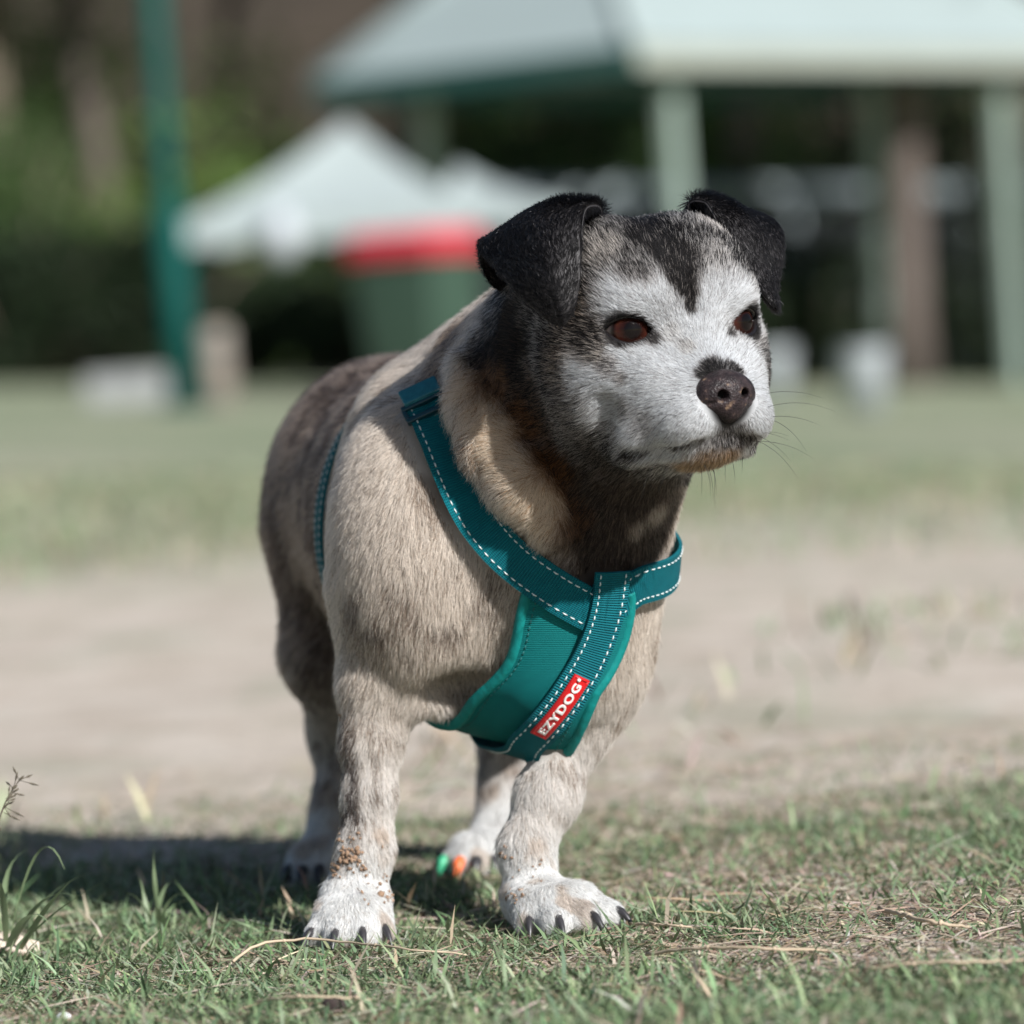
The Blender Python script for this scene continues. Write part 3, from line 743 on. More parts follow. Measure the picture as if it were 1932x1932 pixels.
def cr(pts, n):
    """Catmull-Rom through rows of points (axis 0), n samples"""
    pts = np.asarray(pts, float); k = len(pts)
    ext = np.concatenate([[2 * pts[0] - pts[1]], pts, [2 * pts[-1] - pts[-2]]])
    t = np.linspace(0, k - 1, n); i = np.minimum(t.astype(int), k - 2); u = (t - i).reshape((-1,) + (1,) * (pts.ndim - 1))
    a, b, c, d = ext[i], ext[i + 1], ext[i + 2], ext[i + 3]
    return 0.5 * (2 * b + (c - a) * u + (2 * a - 5 * b + 4 * c - d) * u * u + (3 * b - a - 3 * c + d) * u ** 3)
def sheet(ctrl, nu, nv, th):
    """a lofted skin with thickness; returns verts, quads, outer grid and its normals"""
    g = cr(ctrl, nu); g = np.swapaxes(cr(np.swapaxes(g, 0, 1), nv), 0, 1)
    du = np.gradient(g, axis=0); dv = np.gradient(g, axis=1); n = nrm(np.cross(du, dv))
    thk = np.full((nu, nv, 1), th); thk[:, 0] *= 0.35; thk[:, -1] *= 0.35; thk[-1] *= 0.35
    A = (g + n * thk / 2).reshape(-1, 3); Bq = (g - n * thk / 2).reshape(-1, 3)
    i = np.arange(nu * nv).reshape(nu, nv); N = nu * nv
    f = np.stack([i[:-1, :-1], i[1:, :-1], i[1:, 1:], i[:-1, 1:]], -1).reshape(-1, 4)
    rim = np.concatenate([i[:, 0], i[-1, 1:], i[-2::-1, -1], i[0, -2:0:-1]]); r2 = np.roll(rim, -1)
    q = np.stack([rim, rim + N, r2 + N, r2], -1)
    return np.concatenate([A, Bq]), np.concatenate([f, f[:, ::-1] + N, q[:, ::-1]]), g, n

def E(rows): return [[P(c[0], c[1], c[2] + HDZ) for c in r] for r in rows]
EARS = []
EARS.append(sheet(E([
    [(1128, 450, 2.535), (1075, 470, 2.565), (1000, 570, 2.60)],
    [(1136, 404, 2.525), (1040, 428, 2.560), (930, 540, 2.585)],
    [(1128, 388, 2.513), (1020, 394, 2.542), (905, 490, 2.565)],
    [(1106, 393, 2.500), (1008, 408, 2.518), (903, 462, 2.548)],
    [(1098, 430, 2.490), (1012, 450, 2.497), (918, 488, 2.532)],
    [(1096, 500, 2.484), (1030, 518, 2.484), (960, 536, 2.508)],
    [(1088, 565, 2.482), (1055, 578, 2.480), (1012, 585, 2.492)],
    [(1066, 612, 2.483), (1058, 615, 2.483), (1050, 612, 2.485)]]), 44, 30, 0.0042))
EARS.append(sheet(E([
    [(1318, 440, 2.560), (1345, 450, 2.585), (1365, 470, 2.60)],
    [(1300, 385, 2.560), (1345, 392, 2.585), (1395, 430, 2.60)],
    [(1328, 380, 2.552), (1372, 388, 2.575), (1432, 412, 2.595)],
    [(1346, 402, 2.545), (1402, 408, 2.562), (1466, 428, 2.588)],
    [(1374, 455, 2.540), (1424, 445, 2.553), (1476, 460, 2.575)],
    [(1408, 520, 2.538), (1438, 508, 2.547), (1470, 510, 2.560)],
    [(1443, 560, 2.535), (1453, 556, 2.539), (1463, 550, 2.546)],
    [(1466, 586, 2.536), (1468, 586, 2.537), (1470, 584, 2.538)]]), 44, 30, 0.0042))
M_EAR = mat_plain('ear_skin', (0.018, 0.016, 0.017), 0.6, 0.3, 60, 0.2)
for v, f, g, n in EARS: dogpart(mesh_obj('ear', v, f, M_EAR))

def mat_eye():
    m, n, l, b = new_mat('eye_wet')
    tc = n.new('ShaderNodeTexCoord'); sp = n.new('ShaderNodeSeparateXYZ'); l.new(tc.outputs['Object'], sp.inputs[0])
    x2 = n.new('ShaderNodeVectorMath'); x2.operation = 'MULTIPLY'; x2.inputs[1].default_value = (1, 1, 0); l.new(tc.outputs['Object'], x2.inputs[0])
    ln = n.new('ShaderNodeVectorMath'); ln.operation = 'LENGTH'; l.new(x2.outputs[0], ln.inputs[0])
    mr = n.new('ShaderNodeMapRange'); mr.inputs['From Max'].default_value = 0.0136; l.new(ln.outputs['Value'], mr.inputs['Value'])
    r = n.new('ShaderNodeValToRGB'); e = r.color_ramp.elements
    for _ in range(5): e.new(0.5)
    for q, (p, c) in zip(e, [(0, (0.004, 0.003, 0.003)), (0.30, (0.005, 0.003, 0.003)), (0.42, (0.022, 0.007, 0.005)), (0.6, (0.055, 0.016, 0.010)),
                             (0.70, (0.012, 0.006, 0.005)), (0.76, (0.04, 0.03, 0.028)), (0.9, (0.25, 0.21, 0.2))]):
        q.position = p; q.color = (*c, 1)
    l.new(mr.outputs[0], r.inputs[0])
    nz = n.new('ShaderNodeTexNoise'); nz.inputs['Scale'].default_value = 500; l.new(tc.outputs['Object'], nz.inputs['Vector'])
    mx = n.new('ShaderNodeMix'); mx.data_type = 'RGBA'; mx.blend_type = 'MULTIPLY'; mx.inputs[0].default_value = 0.5
    l.new(r.outputs[0], mx.inputs[6]); l.new(nz.outputs['Color'], mx.inputs[7])
    l.new(mx.outputs[2], b.inputs['Base Color'])
    b.inputs['Roughness'].default_value = 0.7; b.inputs['Specular IOR Level'].default_value = 0.0; b.inputs['Coat Weight'].default_value = 0.7; b.inputs['Coat IOR'].default_value = 1.36; b.inputs['Coat Roughness'].default_value = 0.02
    return m
M_EYE = mat_eye()
for c, g in EYES:
    bm = bmesh.new(); bmesh.ops.create_uvsphere(bm, u_segments=40, v_segments=24, radius=0.0136)
    for v in bm.verts:                                   # cornea bulge
        a = v.co.normalized().z
        if a > 0.75: v.co *= 1 + 0.05 * float(sstep(0.75, 1, a))
    o = bm_obj('eye', bm, M_EYE, smooth=True)
    gaze = Vector(nrm(g + np.array([0.10, -0.05, 0])))
    o.matrix_world = Matrix.Translation(c) @ gaze.to_track_quat('Z', 'Y').to_matrix().to_4x4()
    mw = o.matrix_world.copy(); o.parent = dog; o.matrix_parent_inverse = Matrix.Translation((0.03, -2.75, 0)); o.matrix_basis = mw

# black wet eyelid rims
M_LID = mat_plain('eyelid_rim', (0.010, 0.008, 0.008), 0.22, 0.2, 300)
for (c, g), al in zip(EYES, [p[1] for p in PR if p[0] == 'almond']):
    _, rot_, w_, h_ = al; Rr = (w_ * w_ + h_ * h_) / (2 * h_); off_ = Rr - h_; r_ = 0.01475
    xs_ = np.linspace(-w_, w_, 15); ya = -off_ + np.sqrt(Rr * Rr - xs_ ** 2)
    lp = [(x, y) for x, y in zip(xs_, ya)] + [(x, -y) for x, y in zip(xs_[::-1][1:-1], ya[::-1][1:-1])]; lp += lp[:2]
    bm = bmesh.new()
    tube(bm, [Vector(c + rot_[0] * x + rot_[1] * y + rot_[2] * math.sqrt(max(r_ * r_ - x * x - y * y, 2e-5))) for x, y in lp], 0.0015, 8, cap=False)
    dogpart(bm_obj('eyelid', bm, M_LID, smooth=True))

# nose leather
keep = PR; PR = []
el(H(0.0370, 0, -0.0360), (0.0145, 0.0120, 0.0115), 0.006, RH)
for s in (-1, 1):
    el(H(0.0355, s * 0.0092, -0.0385), (0.0082, 0.0100, 0.0088), 0.005, RH)
el(H(0.0400, 0, -0.0425), (0.0085, 0.0080, 0.0100), 0.005, RH)
for s in (-1, 1):
    rc(H(0.0495, s * 0.0068, -0.0385), 0.0030, H(0.0425, s * 0.0060, -0.0370), 0.0026, 0.0015, 's')
    rc(H(0.0485, s * 0.0080, -0.0410), 0.0014, H(0.0425, s * 0.0150, -0.0425), 0.0009, 0.0015, 's')
rc(H(0.0507, 0, -0.0400), 0.0006, H(0.0475, 0, -0.0530), 0.0009, 0.0012, 's')
c = H(0.0365, 0, -0.04)
nv, nf = surface_nets(c - 0.024, c + 0.024, 0.0006); PR = keep
def mat_nose():
    m, n, l, b = new_mat('nose_leather')
    tc = n.new('ShaderNodeTexCoord')
    vo = n.new('ShaderNodeTexVoronoi'); vo.inputs['Scale'].default_value = 900; l.new(tc.outputs['Object'], vo.inputs['Vector'])
    nz = n.new('ShaderNodeTexNoise'); nz.inputs['Scale'].default_value = 260; nz.inputs['Detail'].default_value = 4; l.new(tc.outputs['Object'], nz.inputs['Vector'])
    r = n.new('ShaderNodeValToRGB'); e = r.color_ramp.elements; e.new(0.5)
    for q, (p, cc) in zip(e, [(0.40, (0.016, 0.012, 0.013)), (0.62, (0.034, 0.024, 0.025)), (0.76, (0.20, 0.135, 0.09))]): q.position = p; q.color = (*cc, 1)
    l.new(nz.outputs['Fac'], r.inputs[0]); l.new(r.outputs[0], b.inputs['Base Color'])
    bp = n.new('ShaderNodeBump'); bp.inputs['Strength'].default_value = 0.6; bp.inputs['Distance'].default_value = 0.0006
    l.new(vo.outputs['Distance'], bp.inputs['Height']); l.new(bp.outputs[0], b.inputs['Normal'])
    b.inputs['Roughness'].default_value = 0.45; b.inputs['Specular IOR Level'].default_value = 0.2
    return m
dogpart(mesh_obj('nose', nv, nf, mat_nose()))

# claws
M_CLAW = mat_plain('claw_horn', (0.035, 0.033, 0.036), 0.35, 0.5, 120)
M_CAPS = {'g': mat_plain('green_claw_cap', (0.05, 0.38, 0.20), 0.4, 0.1), 'o': mat_plain('orange_claw_cap', (0.85, 0.17, 0.05), 0.4, 0.1)}
for i, (tip, d) in enumerate(TOES):
    back = i >= 8
    bm = bmesh.new(); d = Vector(nrm(d * (1, 1, 0.2))); p = Vector(tip) + Vector((0, 0, 0.0025))
    L = 0.0115 if not back else 0.0095
    pts = [p + d * (0.0065 + L * t) + Vector((0, 0, 0.0015 - 0.0110 * t * t)) for t in (0, 0.3, 0.6, 0.85, 1.0)]
    w = 0.0024 if not back else 0.004
    tube(bm, pts, [w, w * 0.95, w * 0.75, w * 0.45, w * 0.12], 8)
    mt = M_CLAW
    if i == 12: mt = M_CAPS['g']
    if i == 13: mt = M_CAPS['o']
    o = dogpart(bm_obj('claw', bm, mt, smooth=True))
    if i == 12: o['label'] = 'green capped claw on the far hind paw'
    if i == 13: o['label'] = 'orange capped claw on the far hind paw'

# ------------------------------------------------------------------ harness
harness = tag(empty('dog_harness', (0.02, 2.65, 0.15)), 'teal webbing dog harness with chest plate and red rubber tag', 'dog harness')
def hpart(o, parent=None):
    o.parent = parent or harness
    o.matrix_parent_inverse = Matrix.Translation((-0.02, -2.65, -0.15)) if parent is None else Matrix.Identity(4)
    return o
COVER = []       # points under the harness: no fur there
def smooth_path(pts, n):
    c = cr(np.asarray(pts), 400); s = np.concatenate([[0], np.cumsum(np.linalg.norm(np.diff(c, axis=0), axis=1))])
    t = np.linspace(0, s[-1], n); return np.stack([np.interp(t, s, c[:, k]) for k in range(3)], -1), t
def lay(pts, off):
    return t_proj(pts, off)
def frame(C):
    t = nrm(np.gradient(C, axis=0)); n = t_grad(C); n = nrm(n - t * (n * t).sum(-1, keepdims=True)); return t, n, np.cross(t, n)
def mat_web(name, rgb, rgb2, k=1.0, bump=0.8):
    m, n, l, b = new_mat(name)
    uv = n.new('ShaderNodeUVMap'); uv.uv_map = 'UVMap'
    sp = n.new('ShaderNodeSeparateXYZ'); l.new(uv.outputs[0], sp.inputs[0])
    def sine(o, k):
        a = n.new('ShaderNodeMath'); a.operation = 'MULTIPLY'; a.inputs[1].default_value = k; l.new(o, a.inputs[0])
        c = n.new('ShaderNodeMath'); c.operation = 'SINE'; l.new(a.outputs[0], c.inputs[0]); return c.outputs[0]
    su = sine(sp.outputs[0], 2 * math.pi / (0.0021 * k)); sv = sine(sp.outputs[1], 2 * math.pi / (0.0016 * k))
    h = n.new('ShaderNodeMath'); h.operation = 'MULTIPLY_ADD'; h.inputs[1].default_value = 0.35; l.new(sv, h.inputs[0]); l.new(su, h.inputs[2])
    nz = n.new('ShaderNodeTexNoise'); nz.inputs['Scale'].default_value = 140; nz.inputs['Detail'].default_value = 6; l.new(uv.outputs[0], nz.inputs['Vector'])
    mr = n.new('ShaderNodeMapRange'); mr.inputs['From Min'].default_value = -1.35; mr.inputs['From Max'].default_value = 1.35; l.new(h.outputs[0], mr.inputs['Value'])
    ad = n.new('ShaderNodeMath'); ad.operation = 'MULTIPLY_ADD'; ad.inputs[1].default_value = 0.55; l.new(mr.outputs[0], ad.inputs[0])
    mu = n.new('ShaderNodeMath'); mu.operation = 'MULTIPLY'; mu.inputs[1].default_value = 0.45; l.new(nz.outputs['Fac'], mu.inputs[0]); l.new(mu.outputs[0], ad.inputs[2])
    mx = n.new('ShaderNodeMix'); mx.data_type = 'RGBA'; mx.inputs[6].default_value = (*rgb, 1); mx.inputs[7].default_value = (*rgb2, 1)
    l.new(ad.outputs[0], mx.inputs[0]); l.new(mx.outputs[2], b.inputs['Base Color'])
    bp = n.new('ShaderNodeBump'); bp.inputs['Strength'].default_value = bump; bp.inputs['Distance'].default_value = 0.0006
    l.new(h.outputs[0], bp.inputs['Height']); l.new(bp.outputs[0], b.inputs['Normal'])
    b.inputs['Roughness'].default_value = 0.7; b.inputs['Specular IOR Level'].default_value = 0.15
    return m
M_WEB = mat_web('teal_webbing', (0.001, 0.055, 0.082), (0.003, 0.185, 0.215), 0.66, 0.7)
M_PAD = mat_web('teal_padding', (0.002, 0.105, 0.112), (0.004, 0.185, 0.182), 0.55, 0.4)
M_TRIM = mat_plain('teal_binding', (0.004, 0.19, 0.18), 0.65, 0.3, 200, 0.4, spec=0.2)
M_STITCH = mat_plain('pale_thread', (0.62, 0.70, 0.70), 0.6, 0.2, 300)
M_TEALSTITCH = mat_plain('dark_thread', (0.005, 0.09, 0.09), 0.6, 0.2, 300)
M_RED = mat_plain('red_rubber', (0.55, 0.012, 0.014), 0.35, 0.1, 80)
M_WHITE = mat_plain('white_rubber', (0.80, 0.79, 0.76), 0.4, 0.1, 200)
M_PLASTIC = mat_plain('dark_buckle', (0.004, 0.035, 0.05), 0.35, 0.2, 80)

def grid_solid(name, G, N, th, uv, mat, cover=True):
    """G (nu,nv,3) lower surface, N normals; closed slab of thickness th with UVs in metres"""
    nu, nv = G.shape[:2]
    edge = np.ones((nu, nv, 1)); 
    A = (G + N * th * edge).reshape(-1, 3); Bq = G.reshape(-1, 3); K = nu * nv
    i = np.arange(K).reshape(nu, nv)
    f = np.stack([i[:-1, :-1], i[1:, :-1], i[1:, 1:], i[:-1, 1:]], -1).reshape(-1, 4)
    rim = np.concatenate([i[:, 0], i[-1, 1:], i[-2::-1, -1], i[0, -2:0:-1]]); r2 = np.roll(rim, -1)
    faces = np.concatenate([f, f[:, ::-1] + K, np.stack([rim, rim + K, r2 + K, r2], -1)[:, ::-1]])
    v = np.concatenate([A, Bq])
    fn = np.cross(A[f[:, 2]] - A[f[:, 0]], A[f[:, 3]] - A[f[:, 1]])
    if (fn * N.reshape(-1, 3)[f[:, 0]]).sum() < 0: faces = faces[:, ::-1]
    o = mesh_obj(name, v, np.ascontiguousarray(faces), mat)
    uvl = o.data.uv_layers.new(name='UVMap'); u2 = np.concatenate([uv.reshape(-1, 2)] * 2)
    uvl.data.foreach_set('uv', u2[faces.ravel()].astype(np.float32).ravel())
    o.data.set_sharp_from_angle(angle=R(50))
    if cover:
        COVER.append(G.reshape(-1, 3))
    return o
def strap(name, pts, width, off=0.0045, th=0.0018, n=120, m=13, mat=M_WEB, stitch=(), closed=False, wfn=None):
    C, s = smooth_path(pts, n); C = lay(C, off)
    for _ in range(14): C[1:-1] = (C[:-2] + C[1:-1] * 2 + C[2:]) / 4
    t, nn, b = frame(C)
    for _ in range(25):
        nn[1:-1] = (nn[:-2] + 2 * nn[1:-1] + nn[2:]) / 4
    nn = nrm(nn - t * (nn * t).sum(-1, keepdims=True)); b = np.cross(t, nn)
    w = np.linspace(-0.5, 0.5, m)
    wid = np.full(n, width) if wfn is None else wfn(np.linspace(0, 1, n)) * width
    G = C[:, None] + b[:, None] * (w[None, :, None] * wid[:, None, None])
    Pj = t_proj(G.reshape(-1, 3), off, 4).reshape(G.shape)
    # webbing is stiff across: follow the body only halfway
    G = G + nn[:, None] * (((Pj - G) * nn[:, None]).sum(-1, keepdims=True)) * 0.8
    N = np.repeat(nn[:, None], m, 1)
    bad = np.clip(0.0018 - sdist(G.reshape(-1, 3)).reshape(n, m), 0, 0.004)
    G = G + N * bad[..., None]
    uv = np.stack([np.repeat(s[:, None], m, 1), w[None, :] * wid[:, None]], -1)
    o = grid_solid(name, G, N, th, uv, mat)
    sts = []
    for v_, mt, L, gap in stitch:
        vi = (v_ + 0.5) * (m - 1); k0 = int(np.floor(vi)); fr = vi - k0
        line = G[:, k0] * (1 - fr) + G[:, min(k0 + 1, m - 1)] * fr + N[:, 0] * th
        sts.append((line, nn, b, s, mt, L, gap))
    return o, C, nn, b, s, G, N, sts
def stitches(sts, parent):
    for line, nn, b, s, mt, L, gap in sts:
        bm = bmesh.new()
        k = s[0] + 0.001
        while k + L < s[-1]:
            p = [Vector([np.interp(k + L * q, s, line[:, a]) for a in range(3)]) for q in (0, 0.5, 1)]
            i = int(np.interp(k, s, np.arange(len(s)))); nv_ = Vector(nn[i])
            tube(bm, [p[0] - nv_ * 0.0003, p[1] + nv_ * 0.0004, p[2] - nv_ * 0.0003], [0.00028, 0.00042, 0.00028], 5)
            k += L + gap * random.uniform(0.85, 1.2)
        o = bm_obj('stitching', bm, mt, smooth=True); hpart(o, parent); o.parent = parent
def hp(px, py, d=2.64):
    p = t_hit(px, py)
    return p if p is not None else t_proj(P(px, py, d)[None])[0]
W_ST = [(-0.36, M_STITCH, 0.0030, 0.0013), (0.36, M_STITCH, 0.0030, 0.0013)]

# chest plate under the straps
rows = [(1110, 1000, 1176), (1132, 993, 1178), (1170, 984, 1172), (1215, 978, 1160), (1255, 962, 1142), (1285, 928, 1126), (1312, 880, 1106)]
ctrl = []
for y, x0, x1 in rows:
    ctrl.append([hp(x0 + (x1 - x0) * q, y + (1 - q) * 6 * (y > 1300)) for q in np.linspace(0, 1, 7)])
for yy, xa, xb in ((2.655, -0.036, 0.018), (2.69, -0.058, 0.010), (2.73, -0.064, 0.000), (2.77, -0.074, -0.006)):
    ctrl.append([t_proj(np.array([[xa + (xb - xa) * q, yy, 0.098 + 0.022 * (1 - q) ** 2]]))[0] for q in np.linspace(0, 1, 7)])
g = cr(np.array(ctrl), 60); g = np.swapaxes(cr(np.swapaxes(g, 0, 1), 40), 0, 1)
sh = g.shape; g = t_proj(g.reshape(-1, 3), 0.0035, 5).reshape(sh)
for _ in range(14): g[1:-1] = (g[:-2] + 2 * g[1:-1] + g[2:]) / 4
push = np.clip(0.0030 - sdist(g.reshape(-1, 3)), 0, 0.006).reshape(sh[0], sh[1], 1); g = g + t_grad(g.reshape(-1, 3)).reshape(sh) * push
for _ in range(6): g[1:-1, 1:-1] = (g[:-2, 1:-1] + g[2:, 1:-1] + g[1:-1, :-2] + g[1:-1, 2:]) / 4
gn = t_grad(g.reshape(-1, 3)).reshape(sh)
du = np.linalg.norm(np.diff(g, axis=0), axis=-1).mean(1); dv = np.linalg.norm(np.diff(g, axis=1), axis=-1).mean(0)
uvp = np.stack(np.meshgrid(np.concatenate([[0], np.cumsum(du)]), np.concatenate([[0], np.cumsum(dv)]), indexing='ij'), -1)
plate = hpart(grid_solid('chest_plate', g, gn, 0.0040, uvp, M_PAD))
def piping(line, nrmls, r, name='binding', off=0.002):
    bm = bmesh.new(); tube(bm, [Vector(p + q * off) for p, q in zip(line, nrmls)], r, 8); o = bm_obj(name, bm, M_TRIM, smooth=True); hpart(o, plate); o.parent = plate; return o
for j in (0, -1): piping(g[:, j], gn[:, j], 0.0034)
for k, j in ((4, 5), (-5, -6)):          # quilted seam just inside the binding
    ln = g[:, k] + gn[:, k] * 0.004
    s_ = np.concatenate([[0], np.cumsum(np.linalg.norm(np.diff(ln, axis=0), axis=1))])
    stitches([(ln, gn[:, k], None, s_, M_TEALSTITCH, 0.0028, 0.0012)], plate)

# left neck strap: buckle above the shoulder down to the breastbone, then on round the far side of the neck
path = [hp(812, 776), hp(824, 815), hp(846, 882), hp(893, 962), hp(958, 1034), hp(1030, 1092), hp(1092, 1132), hp(1124, 1150)]
o, C, nn, b, s, G, N, sts = strap('neck_strap', path, 0.0235, 0.0086, stitch=W_ST, n=150); hpart(o); stitches(sts, o)
path = [hp(1112, 1134), hp(1165, 1120), hp(1200, 1092), t_proj(P(1226, 1045, 2.672)[None])[0], t_proj(P(1226, 975, 2.73)[None])[0], t_proj(P(1230, 880, 2.78)[None])[0], t_proj(P(1120, 760, 2.82)[None])[0]]
o, C2, nn2, b2, s2, G2, N2, sts = strap('neck_strap', path, 0.0235, 0.0060, stitch=W_ST, n=130); hpart(o); stitches(sts, o)
# girth strap behind the shoulders
ring = []
cc = np.array([-0.028, 2.780, 0.205])
for a in np.linspace(0, 2 * math.pi, 26)[:-1]:
    dd = nrm(RB[0] * math.cos(a) + np.array([BF[0] * 0.12, BF[1] * 0.12, 1.0]) * math.sin(a))
    t_ = 0.25 if math.sin(a) > -0.35 else 0.125
    co_ = TBVH.ray_cast(Vector(cc + dd * t_), Vector(-dd))[0]
    ring.append(np.array(co_) if co_ is not None else cc + dd * 0.1)
ring.append(ring[0]); 
o, *_r, sts = strap('girth_strap', ring, 0.0235, 0.0055, n=160, stitch=W_ST); hpart(o); stitches(sts, o)
# centre strap with the rubber tag
path = [hp(1142, 1062), hp(1136, 1110), hp(1122, 1170), hp(1098, 1236), hp(1066, 1296), hp(1028, 1346), hp(1003, 1372), g[-18, 26], g[-8, 26], g[-1, 26]]
o, C3, nn3, b3, s3, G3, N3, sts = strap('centre_strap', path, 0.0205, 0.0112, stitch=W_ST, n=140); hpart(o); stitches(sts, o)

# ladder-lock buckle at the top of the near neck strap, with the webbing doubled back over it
M_TEALEND = mat_plain('folded_webbing', (0.008, 0.125, 0.165), 0.55, 0.3, 260, 0.5)
i = 5
td = nrm(C[i + 4] - C[i]); bb = b[i]; n_ = nn[i]
Rm = Matrix((Vector(bb), Vector(td), Vector(n_))).transposed().to_4x4()
def bpos(u_, v_, w_): return Vector(C[i] + bb * u_ + td * v_ + n_ * w_)
bm = bmesh.new()
for v_ in (-0.004, 0.0045): box(bm, bpos(0, v_, 0.0032), (0.0275, 0.0030, 0.0040), Rm)
for u_ in (-0.0128, 0.0128): box(bm, bpos(u_, 0.0, 0.0031), (0.0026, 0.0060, 0.0036), Rm)
bevel_all(bm, 0.0006, 2); buckle = hpart(bm_obj('buckle', bm, M_PLASTIC, smooth=True))
bm = bmesh.new(); Rt = Rm @ Matrix.Rotation(R(14), 4, 'X')
box(bm, bpos(0, -0.0105, 0.0042), (0.0222, 0.0125, 0.0030), Rt); bevel_all(bm, 0.0010, 3)
o = bm_obj('strap_end', bm, M_TEALEND, smooth=True); o.parent = buckle
COVER.append(np.array([np.array(bpos(u_, v_, 0)) for u_ in np.linspace(-0.011, 0.011, 9) for v_ in np.linspace(-0.016, 0, 8)]))

# rubber tag and its raised letters follow the centre strap
def on_center(al, ac, h):
    """point at arc length al along the centre strap (from its top), ac across, h above the strap"""
    p = np.array([np.interp(al, s3, C3[:, k]) for k in range(3)]); nq = nrm(np.array([np.interp(al, s3, nn3[:, k]) for k in range(3)])); bq = nrm(np.array([np.interp(al, s3, b3[:, k]) for k in range(3)]))
    return p + bq * ac + nq * (0.0018 + h)
def arc_at(px, py): return s3[int(np.argmin(np.linalg.norm(C3 - hp(px, py), axis=1)))]
a0, a1 = arc_at(1084, 1258), arc_at(1016, 1346)
TW = 0.0098
nu, nv_ = 40, 9
al = np.linspace(a0, a1, nu); ac = np.linspace(-TW / 2, TW / 2, nv_)
Gt = np.array([[on_center(x, y, 0.0002) for y in ac] for x in al]); Nt = np.array([[nrm(on_center(x, y, 0.002) - on_center(x, y, 0.0)) for y in ac] for x in al])
uvt = np.stack(np.meshgrid(al, ac, indexing='ij'), -1)
tagp = hpart(grid_solid('rubber_tag', Gt, Nt, 0.0014, uvt, M_RED, cover=False))
bm = bmesh.new()
e_ = 0.0008
loop = [(x, -TW / 2 + e_) for x in np.linspace(a0 + e_, a1 - e_, 30)] + [(x, TW / 2 - e_) for x in np.linspace(a1 - e_, a0 + e_, 30)]
loop.append(loop[0])
tube(bm, [Vector(on_center(x, y, 0.0016)) for x, y in loop], 0.00055, 6); o = bm_obj('raised_rim', bm, M_RED, smooth=True); hpart(o, tagp); o.parent = tagp
fc = bpy.data.curves.new('letters', 'FONT'); fc.body = 'EZYDOG'; fc.extrude = 0.06; fc.bevel_depth = 0.02; fc.offset = 0.012; fc.space_character = 1.16; fc.resolution_u = 4
fo = bpy.data.objects.new('letters', fc); COL.objects.link(fo)
bpy.context.view_layer.update()
me = bpy.data.meshes.new_from_object(fo.evaluated_get(bpy.context.evaluated_depsgraph_get()))
bpy.data.objects.remove(fo)
bm = bmesh.new(); bm.from_mesh(me); bmesh.ops.triangulate(bm, faces=bm.faces)
bmesh.ops.subdivide_edges(bm, edges=[e for e in bm.edges if e.calc_length() > 0.25], cuts=2)
xs = [v.co.x for v in bm.verts]; ys = [v.co.y for v in bm.verts]; x0, x1, y0, y1 = min(xs), max(xs), min(ys), max(ys)
L = abs(a1 - a0) * 0.82; Hh = TW * 0.50
for v in bm.verts:
    u = (v.co.x - x0) / (x1 - x0); w_ = (v.co.y - y0) / (y1 - y0) - 0.5; z = v.co.z
    sgn = 1 if a1 > a0 else -1
    v.co = Vector(on_center(a1 - sgn * (abs(a1 - a0) * 0.075 + u * L), w_ * Hh, 0.0016 + (z + 0.02) * 0.006))
bmesh.ops.recalc_face_normals(bm, faces=bm.faces)
o = bm_obj('lettering', bm, M_WHITE); hpart(o, tagp); o.parent = tagp
bm = bmesh.new(); bmesh.ops.create_icosphere(bm, subdivisions=2, radius=0.0011, matrix=Matrix.Translation(on_center(a0 + 0.0018, 0.0012, 0.0018)))
o = bm_obj('registered_mark', bm, M_WHITE, smooth=True); hpart(o, tagp); o.parent = tagp
# ------------------------------------------------------------------ coat colour: light/dark hair pairs with a share of dark hairs
BLOB = []
def blob(px, py, r, A, B, p, w=1.0, soft=0.5, seed=0, d=None):
    q = hit(px, py) if d is None else P(px, py, d)
    if q is None: return
    BLOB.append((q, r / 3550.0, np.array(A), np.array(B), p, w, soft, seed))
WH = (0.55, 0.565, 0.58); BK = (0.010, 0.009, 0.009); GY = (0.42, 0.38, 0.35); TAN = (0.65, 0.575, 0.50); DKB = (0.05, 0.034, 0.026)
# crown and temples, pepper-and-salt
for a in ((1180, 430, 80), (1120, 520, 80), (1090, 620, 75), (1210, 400, 70), (1330, 420, 70), (1400, 470, 60)): blob(*a, (0.50, 0.475, 0.455), BK, 0.66)
blob(1140, 470, 42, (0.60, 0.55, 0.50), BK, 0.45); blob(1350, 430, 40, (0.75, 0.7, 0.66), BK, 0.25); blob(1395, 480, 32, (0.75, 0.7, 0.66), BK, 0.2)
blob(1085, 590, 50, (0.34, 0.26, 0.20), BK, 0.75)
blob(1060, 690, 60, (0.50, 0.40, 0.32), BK, 0.7); blob(1010, 750, 75, (0.26, 0.18, 0.13), BK, 0.8); blob(960, 640, 90, (0.10, 0.07, 0.05), BK, 0.85)
blob(1080, 790, 70, (0.40, 0.36, 0.33), BK, 0.58); blob(1150, 860, 80, (0.22, 0.19, 0.17), BK, 0.65); blob(1120, 760, 45, (0.5, 0.48, 0.46), BK, 0.35)
